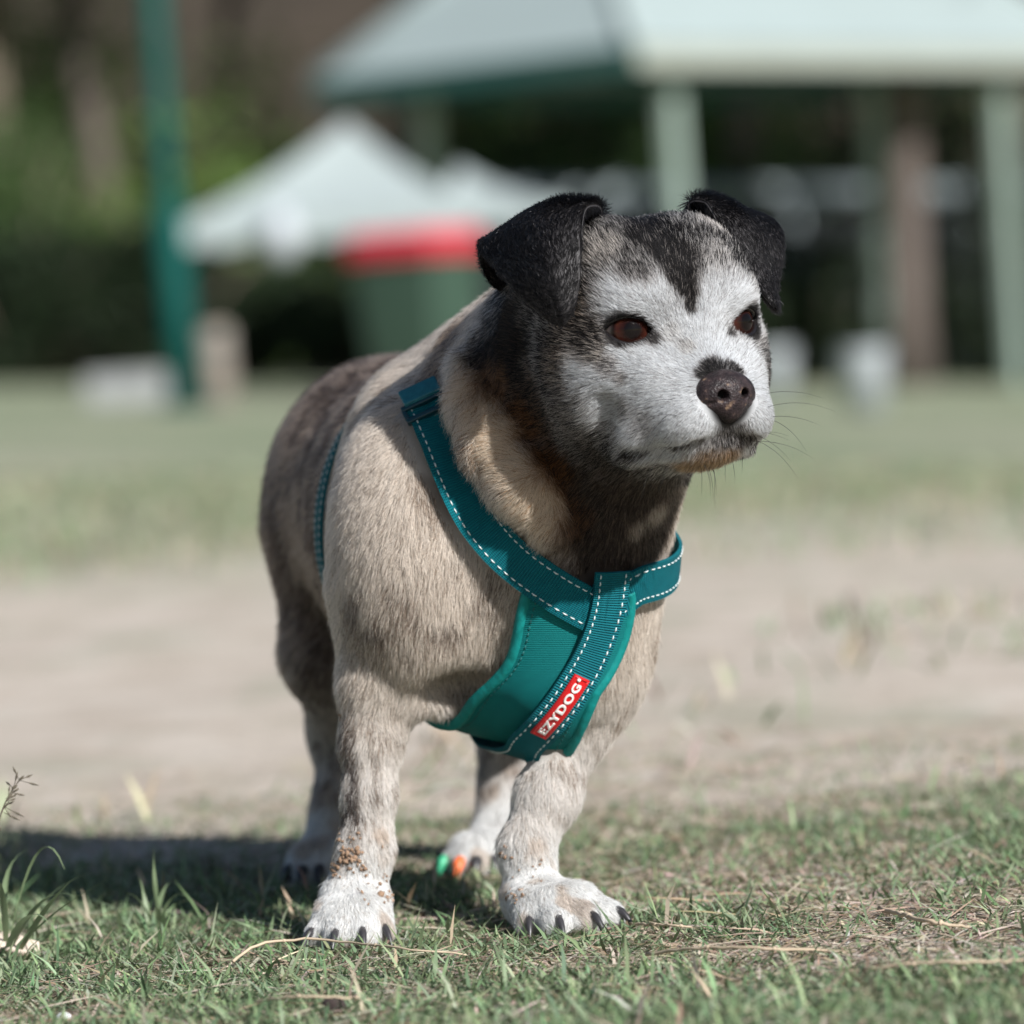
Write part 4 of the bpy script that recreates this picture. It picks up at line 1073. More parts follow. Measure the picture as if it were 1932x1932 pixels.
# white mask
for a in ((1210, 560, 62), (1180, 575, 50), (1160, 700, 70), (1110, 700, 45), (1240, 660, 75), (1230, 740, 80), (1290, 670, 55), (1330, 640, 50), (1350, 580, 45), (1400, 560, 45), (1425, 590, 40),
          (1420, 680, 60), (1300, 760, 70), (1250, 810, 65), (1320, 820, 60), (1190, 790, 58), (1150, 760, 40), (1225, 835, 40), (1430, 770, 60), (1440, 830, 40), (1290, 840, 50)):
    blob(*a, WH, (0.16, 0.145, 0.14), 0.13, 1.0, 0.7)
blob(1236, 642, 15, (0.2, 0.18, 0.17), BK, 0.85, 0.9); blob(1378, 632, 12, (0.2, 0.18, 0.17), BK, 0.85, 0.9)
blob(1152, 690, 20, (0.45, 0.42, 0.4), BK, 0.55, 0.8); blob(1175, 712, 15, (0.5, 0.47, 0.45), BK, 0.45, 0.8); blob(1100, 640, 30, (0.4, 0.36, 0.33), BK, 0.7, 0.9)  # shading of the cheek crease, painted in as darker hairs
blob(1300, 655, 16, (0.5, 0.48, 0.46), BK, 0.3, 0.7); blob(1180, 770, 22, (0.5, 0.48, 0.46), BK, 0.35, 0.7)
# black blaze on the forehead
for a in ((1235, 455, 52), (1270, 480, 50), (1225, 430, 40), (1285, 520, 34), (1297, 555, 24), (1302, 585, 15)): blob(*a, (0.3, 0.27, 0.25), BK, 0.93, 1.0, 0.35)
blob(1200, 510, 34, (0.45, 0.42, 0.4), BK, 0.75)
# dark marks: behind the eye, above the nose, lips, sandy chin
blob(1118, 640, 34, (0.35, 0.3, 0.26), BK, 0.8); blob(1130, 665, 20, (0.5, 0.45, 0.4), BK, 0.5)
blob(1352, 692, 26, (0.3, 0.28, 0.27), BK, 0.9, 1, 0.3); blob(1330, 705, 16, (0.3, 0.28, 0.27), BK, 0.9, 1, 0.3); blob(1385, 695, 20, (0.3, 0.28, 0.27), BK, 0.85, 1, 0.3)
blob(1372, 822, 34, (0.30, 0.28, 0.27), BK, 0.6, 0.9); blob(1405, 826, 24, (0.35, 0.32, 0.31), BK, 0.6, 0.9); blob(1330, 840, 18, (0.4, 0.38, 0.36), BK, 0.5, 0.7)
blob(1215, 800, 30, (0.55, 0.53, 0.52), BK, 0.25, 0.7); blob(1270, 630, 20, (0.6, 0.58, 0.56), BK, 0.3, 0.5)
for a in ((1360, 868, 34), (1320, 876, 30), (1395, 862, 26)): blob(*a, (0.42, 0.27, 0.15), (0.12, 0.075, 0.045), 0.45, 1, 0.4)
# throat and neck
for a in ((1200, 930, 110), (1120, 960, 100), (1230, 1000, 90), (1150, 1050, 90), (1060, 900, 70)): blob(*a, (0.14, 0.108, 0.088), (0.022, 0.017, 0.015), 0.68)  # dark brown throat hair, deepened further to stand for the shadow there
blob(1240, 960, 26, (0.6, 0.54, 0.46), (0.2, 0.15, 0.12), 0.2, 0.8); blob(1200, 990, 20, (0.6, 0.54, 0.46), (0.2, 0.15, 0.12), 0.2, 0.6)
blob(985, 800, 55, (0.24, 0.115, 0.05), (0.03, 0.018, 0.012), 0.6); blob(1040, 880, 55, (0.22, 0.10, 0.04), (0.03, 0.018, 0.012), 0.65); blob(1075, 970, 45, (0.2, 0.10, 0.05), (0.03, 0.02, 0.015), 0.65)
blob(930, 730, 50, (0.28, 0.16, 0.09), (0.05, 0.03, 0.02), 0.5)
for a in ((870, 720, 38), (905, 775, 44), (938, 830, 46), (965, 880, 48), (1000, 930, 48), (1020, 975, 42)): blob(*a, (0.68, 0.57, 0.45), (0.36, 0.20, 0.10), 0.14, 1, 0.5)
for a in ((850, 640, 60), (830, 700, 50)): blob(*a, (0.45, 0.34, 0.25), (0.07, 0.05, 0.04), 0.45)  # nape: shadow mixed into the tan as darker hair

def coat(X):
    """A, B, p, length, flow for surface points X with normals later"""
    n = len(X); q = hl(X)
    nz1 = noise(X, 0.030, 3); nz2 = noise(X, 0.012, 5); nz3 = noise(X * (1, 1, 0.45), 0.007, 9)
    mot = 0.5 * nz1 + 0.3 * nz2 + 0.2 * nz3
    A = np.tile(np.array(TAN), (n, 1)); Bc = np.tile(np.array((0.20, 0.15, 0.115)), (n, 1)); p = 0.10 + 0.5 * sstep(0.52, 0.72, mot)
    # rump and back: greyer, darker, mottled
    along = (X - np.array([-0.02, 2.72, 0.2])) @ -BF
    wr = sstep(0.035, 0.10, along + 0.05 * (nz1 - 0.5))
    A = A * (1 - wr[:, None]) + np.array((0.40, 0.315, 0.255)) * wr[:, None]; Bc = Bc * (1 - wr[:, None]) + np.array((0.065, 0.047, 0.040)) * wr[:, None]
    p = p * (1 - wr) + (0.22 + 0.62 * sstep(0.40, 0.60, 0.3 * nz1 + 0.3 * nz2 + 0.4 * nz3)) * wr
    # dark patch low on the shoulder
    for px, py, r, w in ((668, 1150, 95, 0.75), (850, 1185, 60, 0.55), (930, 1110, 35, 0.6), (930, 1180, 45, 0.35), (720, 1180, 60, 0.4), (880, 1060, 40, 0.35)):
        c = hit(px, py)
        if c is None: continue
        g = w * np.exp(-(np.linalg.norm(X - c, axis=1) / (r / 3450)) ** 2) * sstep(0.35, 0.6, nz2 * 0.6 + nz3 * 0.4)
        p = p + (0.85 - p) * g; Bc = Bc * (1 - g[:, None]) + np.array((0.07, 0.055, 0.05)) * g[:, None]
    # legs whiten downwards, with dark streaks on the outer side
    lw = sstep(0.16, 0.075, X[:, 2]) * (q[:, 0] < 0.2)
    A = A * (1 - lw[:, None]) + np.array((0.66, 0.625, 0.59)) * lw[:, None]
    p = p * (1 - lw) + (0.10 + 0.35 * sstep(0.5, 0.66, nz2 * 0.5 + nz3 * 0.5)) * lw
    streak = lw * sstep(-0.078, -0.096, X[:, 0]) * (X[:, 1] < 2.8) * sstep(0.34, 0.52, nz3 * 0.6 + nz2 * 0.4) * sstep(0.05, 0.075, X[:, 2])
    p = p + (0.85 - p) * streak; Bc = Bc * (1 - streak[:, None]) + np.array((0.045, 0.035, 0.032)) * streak[:, None]
    pw = sstep(0.062, 0.035, X[:, 2])
    A = A * (1 - pw[:, None]) + np.array((0.70, 0.70, 0.69)) * pw[:, None]; p = p * (1 - pw) + 0.05 * pw
    mud = pw * sstep(0.66, 0.78, noise(X, 0.012, 21)) * 0.5 + sstep(0.075, 0.06, X[:, 2]) * sstep(0.035, 0.05, X[:, 2]) * sstep(0.55, 0.7, nz2) * 0.5
    mud = np.clip(mud, 0, 1)
    A = A * (1 - mud[:, None]) + np.array((0.42, 0.29, 0.19)) * mud[:, None]
    hw = sstep(0.130, 0.105, np.linalg.norm(q - np.array([-0.03, 0, -0.01]), axis=1)) * (q[:, 2] > -0.085)
    A = A * (1 - hw[:, None]) + np.array((0.50, 0.475, 0.455)) * hw[:, None]; Bc = Bc * (1 - hw[:, None]) + np.array(BK) * hw[:, None]
    p = p * (1 - hw) + (0.45 + 0.45 * sstep(0.35, 0.65, mot)) * hw
    fw_ = sstep(0.0, 0.02, q[:, 0]) * hw                     # whole muzzle and both eye surrounds are white
    A = A * (1 - fw_[:, None]) + np.array(WH) * fw_[:, None]; p = p * (1 - fw_) + 0.05 * fw_
    jit = (noise(X, 0.014, 31) - 0.5) * 0.7 + (noise(X, 0.005, 33) - 0.5) * 0.5
    for c, r, a_, b_, p_, w_, so, sd in BLOB:
        ii = np.nonzero((np.abs(X - c) < r * (1.4 + so)).all(1))[0]
        d = np.linalg.norm(X[ii] - c, axis=1) / r + jit[ii] * 0.55
        g = w_ * sstep(1 + so, 1 - so, d)
        gg = g[:, None]
        A[ii] = A[ii] * (1 - gg) + a_ * gg; Bc[ii] = Bc[ii] * (1 - gg) + b_ * gg; p[ii] = p[ii] * (1 - g) + p_ * g
    nd = sstep(0.017, 0.013, np.linalg.norm((X - H(0.036, 0, -0.040)), axis=1))[:, None]; A = A * (1 - nd) + np.array(BK) * nd; Bc = Bc * (1 - nd) + np.array(BK) * nd
    cd = sstep(0.024, 0.014, np.linalg.norm((X - H(0.016, 0.0, -0.076)) * (1, 1, 1.3), axis=1) + 0.004 * jit) * (q[:, 2] < -0.064); cd = cd[:, None]
    A = A * (1 - cd) + np.array((0.40, 0.26, 0.15)) * cd; Bc = Bc * (1 - cd) + np.array((0.11, 0.07, 0.04)) * cd; p = p * (1 - cd[:, 0]) + 0.4 * cd[:, 0]
    for (c, g_) in EYES:                       # black rims
        d = np.linalg.norm(X - (c + g_ * 0.006), axis=1)
        g = sstep(0.0154, 0.0134, d + jit * 0.002); gg = g[:, None]
        A = A * (1 - gg) + np.array((0.05, 0.045, 0.045)) * gg; Bc = Bc * (1 - gg) + np.array(BK) * gg; p = p * (1 - g) + 0.9 * g
    lipd = np.full(n, 1.0); hh = np.nonzero(np.linalg.norm(X - H(0.02, 0, -0.06), axis=1) < 0.07)[0]
    lipd[hh] = np.min([np.linalg.norm(X[hh] - H(f, s_, u), axis=1) for f, s_, u in (tuple(np.array(a) * (1 - t) + np.array(b) * t) for a, b in zip(lip[:-1], lip[1:]) for t in np.linspace(0, 1, 6))], 0)
    g = sstep(0.0046, 0.0026, lipd) * 0.9; p = p * (1 - g) + g; Bc = Bc * (1 - g[:, None]) + np.array(BK) * g[:, None]
    return A, Bc, p

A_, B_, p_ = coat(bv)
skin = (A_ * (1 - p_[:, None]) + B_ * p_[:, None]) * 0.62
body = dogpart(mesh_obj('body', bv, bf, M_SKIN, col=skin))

# ------------------------------------------------------------------ fur strands
def fur_curves(name, roots, dirs, nrms, length, rad, cols, droop=0.35, curl=0.0, pts=5):
    n = len(roots)
    s = np.linspace(0, 1, pts)[None, :, None]
    d = dirs[:, None]; nn = nrms[:, None]; L = length[:, None, None]
    side = nrm(np.cross(dirs, nrms))[:, None]
    ph = RNG.uniform(0, 6.28, (n, 1, 1)); cu = curl[:, None, None] if hasattr(curl, '__len__') else curl
    pos = roots[:, None] + L * (d * s - nn * droop * s * s) + L * cu * (side * np.sin(ph + 5 * s) + nn * 0.6 * np.cos(ph + 4.3 * s)) * s
    hc = bpy.data.hair_curves.new(name); hc.add_curves([pts] * n)
    hc.attributes['position'].data.foreach_set('vector', pos.astype(np.float32).ravel())
    ra = hc.attributes.get('radius') or hc.attributes.new('radius', 'FLOAT', 'POINT')
    rr = rad[:, None] * np.array([1.0, 0.95, 0.8, 0.55, 0.15])[None, :pts]
    ra.data.foreach_set('value', rr.astype(np.float32).ravel())
    ca = hc.attributes.new('col', 'FLOAT_COLOR', 'CURVE')
    c4 = np.ones((n, 4), np.float32); c4[:, :3] = cols; ca.data.foreach_set('color', c4.ravel())
    hc.materials.append(M_FUR)
    o = bpy.data.objects.new(name, hc); COL.objects.link(o)
    return o
def sample(v, f, vn, dens_v, total=None):
    t = np.concatenate([f[:, [0, 1, 2]], f[:, [0, 2, 3]]])
    ar = 0.5 * np.linalg.norm(np.cross(v[t[:, 1]] - v[t[:, 0]], v[t[:, 2]] - v[t[:, 0]]), axis=1)
    ex = ar * dens_v[t].mean(1); cnt = RNG.poisson(ex)
    ti = np.repeat(np.arange(len(t)), cnt); a, b = RNG.random(len(ti)), RNG.random(len(ti))
    fl = a + b > 1; a[fl], b[fl] = 1 - a[fl], 1 - b[fl]
    tt = t[ti]; w = np.stack([1 - a - b, a, b], -1)
    X = (v[tt] * w[..., None]).sum(1); N = nrm((vn[tt] * w[..., None]).sum(1))
    return X, N

q = hl(bv)
head_v = sstep(0.125, 0.10, np.linalg.norm((q - np.array([-0.03, 0, -0.015])) , axis=1))
dens = 1.35e6 + 2.2e6 * head_v
legs = sstep(0.12, 0.09, bv[:, 2]); dens = dens + 0.7e6 * legs
dens *= np.where(bv[:, 1] > 2.86, 0.6, 1.0)
dens *= np.where(bv[:, 2] < 0.0035, 0.0, 1.0)
X, N = sample(bv, bf, bn, dens)
# clear the skin under the harness, inside the eye openings and at the nose leather
def grid_mask(pts, X, cell=0.0022, dil=1):
    lo = np.minimum(pts.min(0), X.min(0)) - 3 * cell
    ip = np.floor((pts - lo) / cell).astype(int); hi = np.maximum(ip.max(0), np.floor((X.max(0) - lo) / cell).astype(int)) + 4
    m = np.zeros(tuple(hi), bool); m[tuple(ip.T)] = True
    for _ in range(dil):
        k = m.copy()
        for ax in range(3): k |= np.roll(m, 1, ax) | np.roll(m, -1, ax)
        m = k
    return m[tuple(np.floor((X - lo) / cell).astype(int).T)]
cov = np.concatenate(COVER)
cov_s = proj(cov, 0.0)
under = grid_mask(cov_s, X, 0.0022, 1)
near = grid_mask(cov_s, X, 0.004, 1)
ok = ~under
for c, g in EYES:
    ok &= ~((np.linalg.norm(X - c, axis=1) < 0.0126) & ((X - c) @ g > 0.0015))
ok &= ~(np.linalg.norm((X - H(0.038, 0, -0.040)) @ RH.T / (0.0172, 0.0145, 0.0142), axis=1) < 1)
X, N, near = X[ok], N[ok], near[ok]
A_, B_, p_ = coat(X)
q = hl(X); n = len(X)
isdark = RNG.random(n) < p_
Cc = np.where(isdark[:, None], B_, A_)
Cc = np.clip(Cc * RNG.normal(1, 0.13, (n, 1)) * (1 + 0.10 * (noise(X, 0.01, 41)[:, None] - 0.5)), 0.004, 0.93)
hd = sstep(0.135, 0.11, np.linalg.norm(q - np.array([-0.03, 0, -0.015]), axis=1)) * (q[:, 0] > -0.10)
# flow: away from the nose on the head, back and down on the body, straight down the limbs
flow_body = np.tile(-BF * 0.75 + np.array([0, 0, -0.65]), (n, 1))
fr = sstep(0.06, -0.04, (X - np.array([-0.013, 2.70, 0.2])) @ -BF)          # chest front: mostly down
flow_body = flow_body * (1 - fr[:, None] * 0.7) + np.array([-0.12, 0.05, -1.0]) * fr[:, None] * 0.7
lg = sstep(0.13, 0.09, X[:, 2])[:, None]; flow_body = flow_body * (1 - lg) + np.array([0.0, 0.0, -1.0]) * lg
toe = sstep(0.030, 0.018, X[:, 2])[:, None]
tips = np.array([t for t, _ in TOES]); tdir = np.array([d for _, d in TOES])
ci = np.zeros(n, int); lo_ = np.nonzero(X[:, 2] < 0.035)[0]; ci[lo_] = np.argmin(((X[lo_][:, None, :2] - tips[None, :, :2]) ** 2).sum(-1), 1)
flow_body = flow_body * (1 - toe) + (tdir[ci] + np.array([0, 0, -0.3])) * toe
rad_ = nrm(X - H(0.040, 0, -0.034))
flow_head = rad_ + np.array([0, 0, -0.25]) * sstep(0.02, -0.04, q[:, 2])[:, None] + np.array([0, 0, 0.25]) * sstep(0.0, 0.03, q[:, 2])[:, None] - HF * 0.3
flow = flow_body * (1 - hd[:, None]) + flow_head * hd[:, None]
wv = np.stack([noise(X, 0.011, 50 + k) - 0.5 for k in range(3)], -1) * 1.1 + np.stack([noise(X, 0.0042, 60 + k) - 0.5 for k in range(3)], -1) * 0.9
flow = nrm(flow) + wv * (0.45 - 0.12 * hd[:, None]) + RNG.normal(0, 0.10, (n, 3))
tg = nrm(flow - N * (flow * N).sum(-1, keepdims=True))
Lh = 0.0092 * np.ones(n)
Lh = Lh * (1 - lg[:, 0]) + 0.0075 * lg[:, 0]; Lh = Lh * (1 - toe[:, 0]) + 0.0046 * toe[:, 0]
muz = sstep(-0.02, 0.02, q[:, 0])
Lface = 0.0078 - 0.0040 * muz
Lface = np.where((q[:, 2] < -0.066) & (q[:, 0] > -0.01), 0.0074, Lface)
Lh = Lh * (1 - hd) + Lface * hd
foldd = np.min([np.linalg.norm(X - (a * (1 - t) + b * t), axis=1) for a, b in zip(fold[:-1], fold[1:]) for t in (0, 0.25, 0.5, 0.75, 1)], 0)
fo = sstep(0.035, 0.018, foldd) * (1 - hd)
Lh = Lh + 0.0035 * fo
Lh *= RNG.uniform(0.65, 1.2, n); Lh = np.where(near, np.minimum(Lh, 0.0075), Lh)
lift = np.radians(24 + 8 * fo - 6 * lg[:, 0] + 4 * hd) + RNG.normal(0, 0.10, n) + np.where(near, -0.15, 0)
eyed = np.min([np.linalg.norm(X - c, axis=1) for c, g in EYES], 0)
Lh = np.where(eyed < 0.019, np.minimum(Lh, 0.0035), Lh)
D = tg * np.cos(lift)[:, None] + N * np.sin(lift)[:, None]
radh = np.where(hd > 0.5, 0.000088, 0.000105) * RNG.uniform(0.7, 1.25, n)
fur = dogpart(fur_curves('fur', X, D, N, Lh, radh, Cc, 0.20, 0.05 + 0.12 * fo)); fur['kind'] = 'stuff'

# ears: short glossy black hair on both faces
for e_i, (v, f, g, nn) in enumerate(EARS):
    nu, nv_ = g.shape[:2]
    vn = vnormals(v, f)
    X, N = sample(v, f, vn, np.full(len(v), 1.6e6))
    base = g[0].mean(0); tipp = g[-1].mean(0); mid = g[3].mean(0)
    fl = np.where((np.linalg.norm(X - tipp, axis=1) < np.linalg.norm(mid - tipp) * 1.15)[:, None], tipp - mid, mid - base)
    fl = nrm(fl) + RNG.normal(0, 0.16, X.shape) + np.stack([noise(X, 0.008, 70 + k) - 0.5 for k in range(3)], -1) * 0.7
    tg = nrm(fl - N * (fl * N).sum(-1, keepdims=True)); n = len(X)
    lift = np.radians(20) + RNG.normal(0, 0.10, n)
    L = 0.0042 * RNG.uniform(0.6, 1.2, n)
    top = sstep(0.030, 0.010, np.linalg.norm(X - (g[13, 4] if e_i == 0 else g[10, 4]), axis=1)); L = L * (1 + 0.8 * top); lift = lift + 0.5 * top
    cc_ = np.where(RNG.random(n)[:, None] < 0.014, np.array((0.16, 0.15, 0.15)), np.array((0.008, 0.0075, 0.008))) * RNG.uniform(0.6, 1.4, (n, 1))
    o = dogpart(fur_curves('ear_fur', X, tg * np.cos(lift)[:, None] + N * np.sin(lift)[:, None], N, L, np.full(n, 0.00011), cc_, 0.2, 0.04)); o['kind'] = 'stuff'

# whiskers
wr_, wd, wl = [], [], []
for s_, k in ((-1, 9), (1, 9)):
    for i in range(k):
        b0 = H(0.022 + 0.012 * random.random(), s_ * (0.018 + 0.012 * random.random()), -0.043 - 0.02 * random.random())
        wr_.append(proj(b0[None])[0]); wd.append(nrm(HS * s_ * 0.9 + HF * random.uniform(0.0, 0.6) + HU * random.uniform(-0.7, 0.25))); wl.append(random.uniform(0.018, 0.036))
for i in range(9):
    b0 = H(0.012 + 0.012 * random.random(), random.uniform(-0.015, 0.02), -0.075); wr_.append(proj(b0[None])[0]); wd.append(nrm(np.array([random.uniform(-0.2, 0.7), -0.3, -1.0]))); wl.append(random.uniform(0.010, 0.022))
wr_, wd, wl = np.array(wr_), np.array(wd), np.array(wl)
wn_ = nrm(np.cross(np.cross(wd, HU), wd)); 
o = dogpart(fur_curves('whiskers', wr_, wd, wn_, wl, np.full(len(wl), 0.00013), np.full((len(wl), 3), 0.02), 0.35, 0.03)); o['kind'] = 'stuff'

# dried mud clinging to the front legs
mv, mf = [], []
bm0 = bmesh.new(); bmesh.ops.create_icosphere(bm0, subdivisions=1, radius=1.0); iv = np.array([v.co for v in bm0.verts]); bm0.verts.ensure_lookup_table(); if_ = np.array([[v.index for v in f.verts] for f in bm0.faces]); bm0.free()
for px, py, sp, k, r in ((662, 1612, 16, 40, 0.0014), (738, 1690, 9, 30, 0.0013), (735, 1655, 7, 14, 0.0012), (628, 1640, 10, 16, 0.0012), (975, 1690, 7, 14, 0.0012), (690, 1672, 22, 14, 0.0009), (700, 1640, 25, 10, 0.0008), (650, 1580, 10, 8, 0.0009), (1010, 1640, 25, 10, 0.0008), (955, 1610, 8, 10, 0.0010), (645, 1355, 3, 3, 0.0014), (632, 1545, 3, 2, 0.0014)):
    for _ in range(k):
        h_ = hit(px + random.gauss(0, sp), py + random.gauss(0, sp))
        if h_ is None or h_[1] > 2.8: continue
        h_ = h_ + grad(h_[None])[0] * 0.0013
        rr = r * random.uniform(0.5, 1.4)
        mf.append(if_ + len(mv) * len(iv)); mv.append(h_ + iv * RNG.uniform(0.45, 1.5, (len(iv), 1)) * rr * RNG.uniform(0.6, 1.2, (1, 3)))
M_MUD = mat_plain('dried_mud', (0.24, 0.155, 0.10), 0.9, 0.4, 300)
o = dogpart(mesh_obj('dried_mud', np.concatenate(mv), np.concatenate(mf), M_MUD, smooth=False)); o['kind'] = 'stuff'
# ------------------------------------------------------------------ grass, straw and litter around the dog
GREENS = np.array([(0.16, 0.225, 0.12), (0.20, 0.27, 0.15), (0.12, 0.185, 0.095), (0.27, 0.325, 0.20)])
STRAWS = np.array([(0.47, 0.40, 0.31), (0.40, 0.32, 0.24), (0.56, 0.50, 0.41), (0.30, 0.23, 0.165)])
def blades(name, x, y, L, w, elev, az, cols, label, cat, bend=0.5, z0=0.0, segs=2):
    n = len(x); z = ground_z(x, y) + z0
    base = np.stack([x, y, z], -1)
    d = np.stack([np.cos(az) * np.cos(elev), np.sin(az) * np.cos(elev), np.sin(elev)], -1)
    side = np.stack([-np.sin(az), np.cos(az), RNG.normal(0, 0.25, n)], -1); side = nrm(side)
    bd = np.stack([np.cos(az + 0.6), np.sin(az + 0.6), -np.full(n, 0.7)], -1) * (bend * RNG.uniform(0.2, 1.2, n))[:, None]
    L = L[:, None]; w = w[:, None] * 0.5
    p1 = base + d * L * 0.5 + bd * L * 0.13; p2 = base + d * L + bd * L * 0.5
    lowz = ground_z(p2[:, 0], p2[:, 1]) + 0.001; p2[:, 2] = np.maximum(p2[:, 2], lowz)
    v = np.stack([base - side * w * 0.8, base + side * w * 0.8, p1 + side * w, p1 - side * w, p2], 1).reshape(-1, 3)
    i = np.arange(n)[:, None] * 5
    tri = np.concatenate([i + [[0, 1, 2]], i + [[0, 2, 3]], i + [[3, 2, 4]]])
    o = mesh_obj(name, v, tri, M_GRASS, smooth=False, col=np.repeat(cols, 5, 0))
    return tag(o, label, cat, kind='stuff')
def pick(pal, n): return pal[RNG.integers(0, len(pal), n)] * RNG.uniform(0.75, 1.3, (n, 1)) * RNG.normal(1, 0.06, (n, 3))
def field(n, xr, yr):
    x = RNG.uniform(*xr, n); y = RNG.uniform(*yr, n); return x, y
def greenness(x, y):
    p = np.stack([x, y * 0.8, x * 0], -1)
    k = 0.55 * noise(p, 0.16, 81) + 0.30 * noise(p, 0.06, 83) + 0.15 * noise(p, 0.02, 85)
    edge = sstep(3.45, 3.05, y + 0.5 * (noise(p, 0.25, 87) - 0.5) - 0.10 * sstep(0.0, 0.3, x))
    return k, edge
# dense lawn, trampled and short
x, y = field(330000, (-0.62, 0.62), (2.12, 3.6)); k, e = greenness(x, y)
keep_ = RNG.random(len(x)) < (0.38 + 0.62 * sstep(0.28, 0.52, k)) * (0.04 + 0.96 * e); x, y, k = x[keep_], y[keep_], k[keep_]
pawd = np.min([np.hypot(x - t[0], y - t[1]) for t, _ in TOES], 0)
n = len(x); gr = RNG.random(n) < 0.24 + 0.44 * sstep(0.38, 0.62, k)
cols = np.where(gr[:, None], pick(GREENS, n), pick(STRAWS, n))
L = np.where(gr, RNG.gamma(6, 0.0018, n), RNG.gamma(5, 0.0022, n)); L = np.where(pawd < 0.016, np.minimum(L, 0.006), L)
elev = np.where(gr, np.radians(RNG.uniform(8, 62, n)), np.radians(RNG.uniform(0, 28, n)))
blades('grass', x, y, L, RNG.uniform(0.0009, 0.0022, n), elev, RNG.uniform(0, 6.28, n), cols, 'short patchy lawn around the paws', 'grass')
# taller single blades and loose tufts
x, y = field(2600, (-0.6, 0.6), (2.15, 3.45)); k, e = greenness(x, y); m_ = (RNG.random(len(x)) < sstep(0.42, 0.6, k) * e); x, y = x[m_], y[m_]
pawd = np.min([np.hypot(x - t[0], y - t[1]) for t, _ in TOES], 0); x, y = x[pawd > 0.022], y[pawd > 0.022]
n = len(x)
blades('tall_grass', x, y, RNG.uniform(0.018, 0.036, n), RNG.uniform(0.0014, 0.0026, n), np.radians(RNG.uniform(35, 80, n)), RNG.uniform(0, 6.28, n), np.where((RNG.random(n) < 0.75)[:, None], pick(GREENS, n) * 1.15, pick(STRAWS, n)), 'taller blades standing out of the lawn', 'grass', 0.6)
# dry stalks lying flat
x, y = field(7000, (-0.6, 0.6), (2.12, 3.8)); n = len(x)
blades('dry_grass', x, y, RNG.uniform(0.015, 0.05, n), RNG.uniform(0.0008, 0.0018, n), np.radians(RNG.uniform(-2, 10, n)), RNG.uniform(0, 6.28, n), pick(STRAWS, n), 'dry stalks lying in the lawn', 'grass', 0.15, 0.004)
# thin grass out over the worn strip and the far turf
x, y = field(60000, (-2.0, 2.0), (3.4, 12.0)); 
p_ = np.stack([x, y * 0.5, x * 0], -1); far_ = sstep(6.5, 9.0, y + 2.5 * (noise(p_, 0.8, 91) - 0.5)); m_ = (RNG.random(len(x)) < np.maximum(far_, 0.30 * sstep(0.55, 0.7, noise(p_, 0.5, 93)))) & (np.abs(x) < y * 0.16)
x, y = x[m_], y[m_]; n = len(x)
blades('turf', x, y, RNG.uniform(0.02, 0.05, n), RNG.uniform(0.003, 0.006, n), np.radians(RNG.uniform(20, 70, n)), RNG.uniform(0, 6.28, n), np.where((RNG.random(n) < 0.6)[:, None], pick(GREENS, n) * 1.2, pick(STRAWS, n)), 'thin turf across the worn ground behind the dog', 'grass', 0.5)

# broad-leaved grass clump at the left edge
M_BLADE, n_, l_, b_ = new_mat('fresh_blade')
nz_ = n_.new('ShaderNodeTexNoise'); nz_.inputs['Scale'].default_value = 60; rp_ = n_.new('ShaderNodeValToRGB')
rp_.color_ramp.elements[0].color = (0.15, 0.22, 0.10, 1); rp_.color_ramp.elements[1].color = (0.27, 0.34, 0.20, 1); l_.new(nz_.outputs['Fac'], rp_.inputs[0]); l_.new(rp_.outputs[0], b_.inputs['Base Color']); b_.inputs['Roughness'].default_value = 0.5
tr_ = n_.new('ShaderNodeBsdfTranslucent'); l_.new(rp_.outputs[0], tr_.inputs[0]); mx_ = n_.new('ShaderNodeMixShader'); mx_.inputs[0].default_value = 0.35
l_.new(b_.outputs[0], mx_.inputs[1]); l_.new(tr_.outputs[0], mx_.inputs[2]); l_.new(mx_.outputs[0], n_['Material Output'].inputs[0])
M_STRAWM = mat_plain('straw', (0.44, 0.35, 0.25), 0.8, 0.3, 60); M_SEED = mat_plain('seed_head', (0.10, 0.085, 0.06), 0.8, 0.3, 90)
def ribbon(bm, pts, w, up_=Vector((0, 0, 1)), fold=0.25):
    pts = [Vector(p) for p in pts]; n = len(pts); rows_ = []
    for i, p in enumerate(pts):
        t = (pts[min(i + 1, n - 1)] - pts[max(i - 1, 0)]).normalized(); s = t.cross(up_)
        s = s.normalized() if s.length > 1e-4 else Vector((1, 0, 0)); nn = s.cross(t)
        k = i / (n - 1); ww = w * (0.55 + 0.45 * math.sin(math.pi * min(1, k * 1.3))) * (1 - k ** 3) + 0.0001
        rows_.append([bm.verts.new(p - s * ww), bm.verts.new(p - nn * ww * fold), bm.verts.new(p + s * ww)])
    for a, b in zip(rows_[:-1], rows_[1:]):
        bm.faces.new((a[0], a[1], b[1], b[0])); bm.faces.new((a[1], a[2], b[2], b[1]))
def clump(label, px, py, d, leaves, name='grass_tuft', cat='grass tuft', grp='grass tufts beside the shadow'):
    p0 = P(px, py, d); z = gz(p0[0], p0[1]); t = tag(empty(name, (p0[0], p0[1], z)), label, cat, grp); O = Vector((p0[0], p0[1], z))
    for (qx, qy, qd), (mx, my, md), w in leaves:
        a = Vector((random.uniform(-0.004, 0.004), random.uniform(-0.004, 0.004), -0.002)); m_ = Vector(P(mx, my, md)) - O; e = Vector(P(qx, qy, qd)) - O
        pts = [a.lerp(m_, s) * (1 - s) + m_.lerp(e, s) * s for s in np.linspace(0, 1, 11)]
        for q in pts: q.z = max(q.z, 0.002)
        bm = bmesh.new(); ribbon(bm, pts, w * 0.6); bm_obj('leaf', bm, M_BLADE, t, True)
    return t
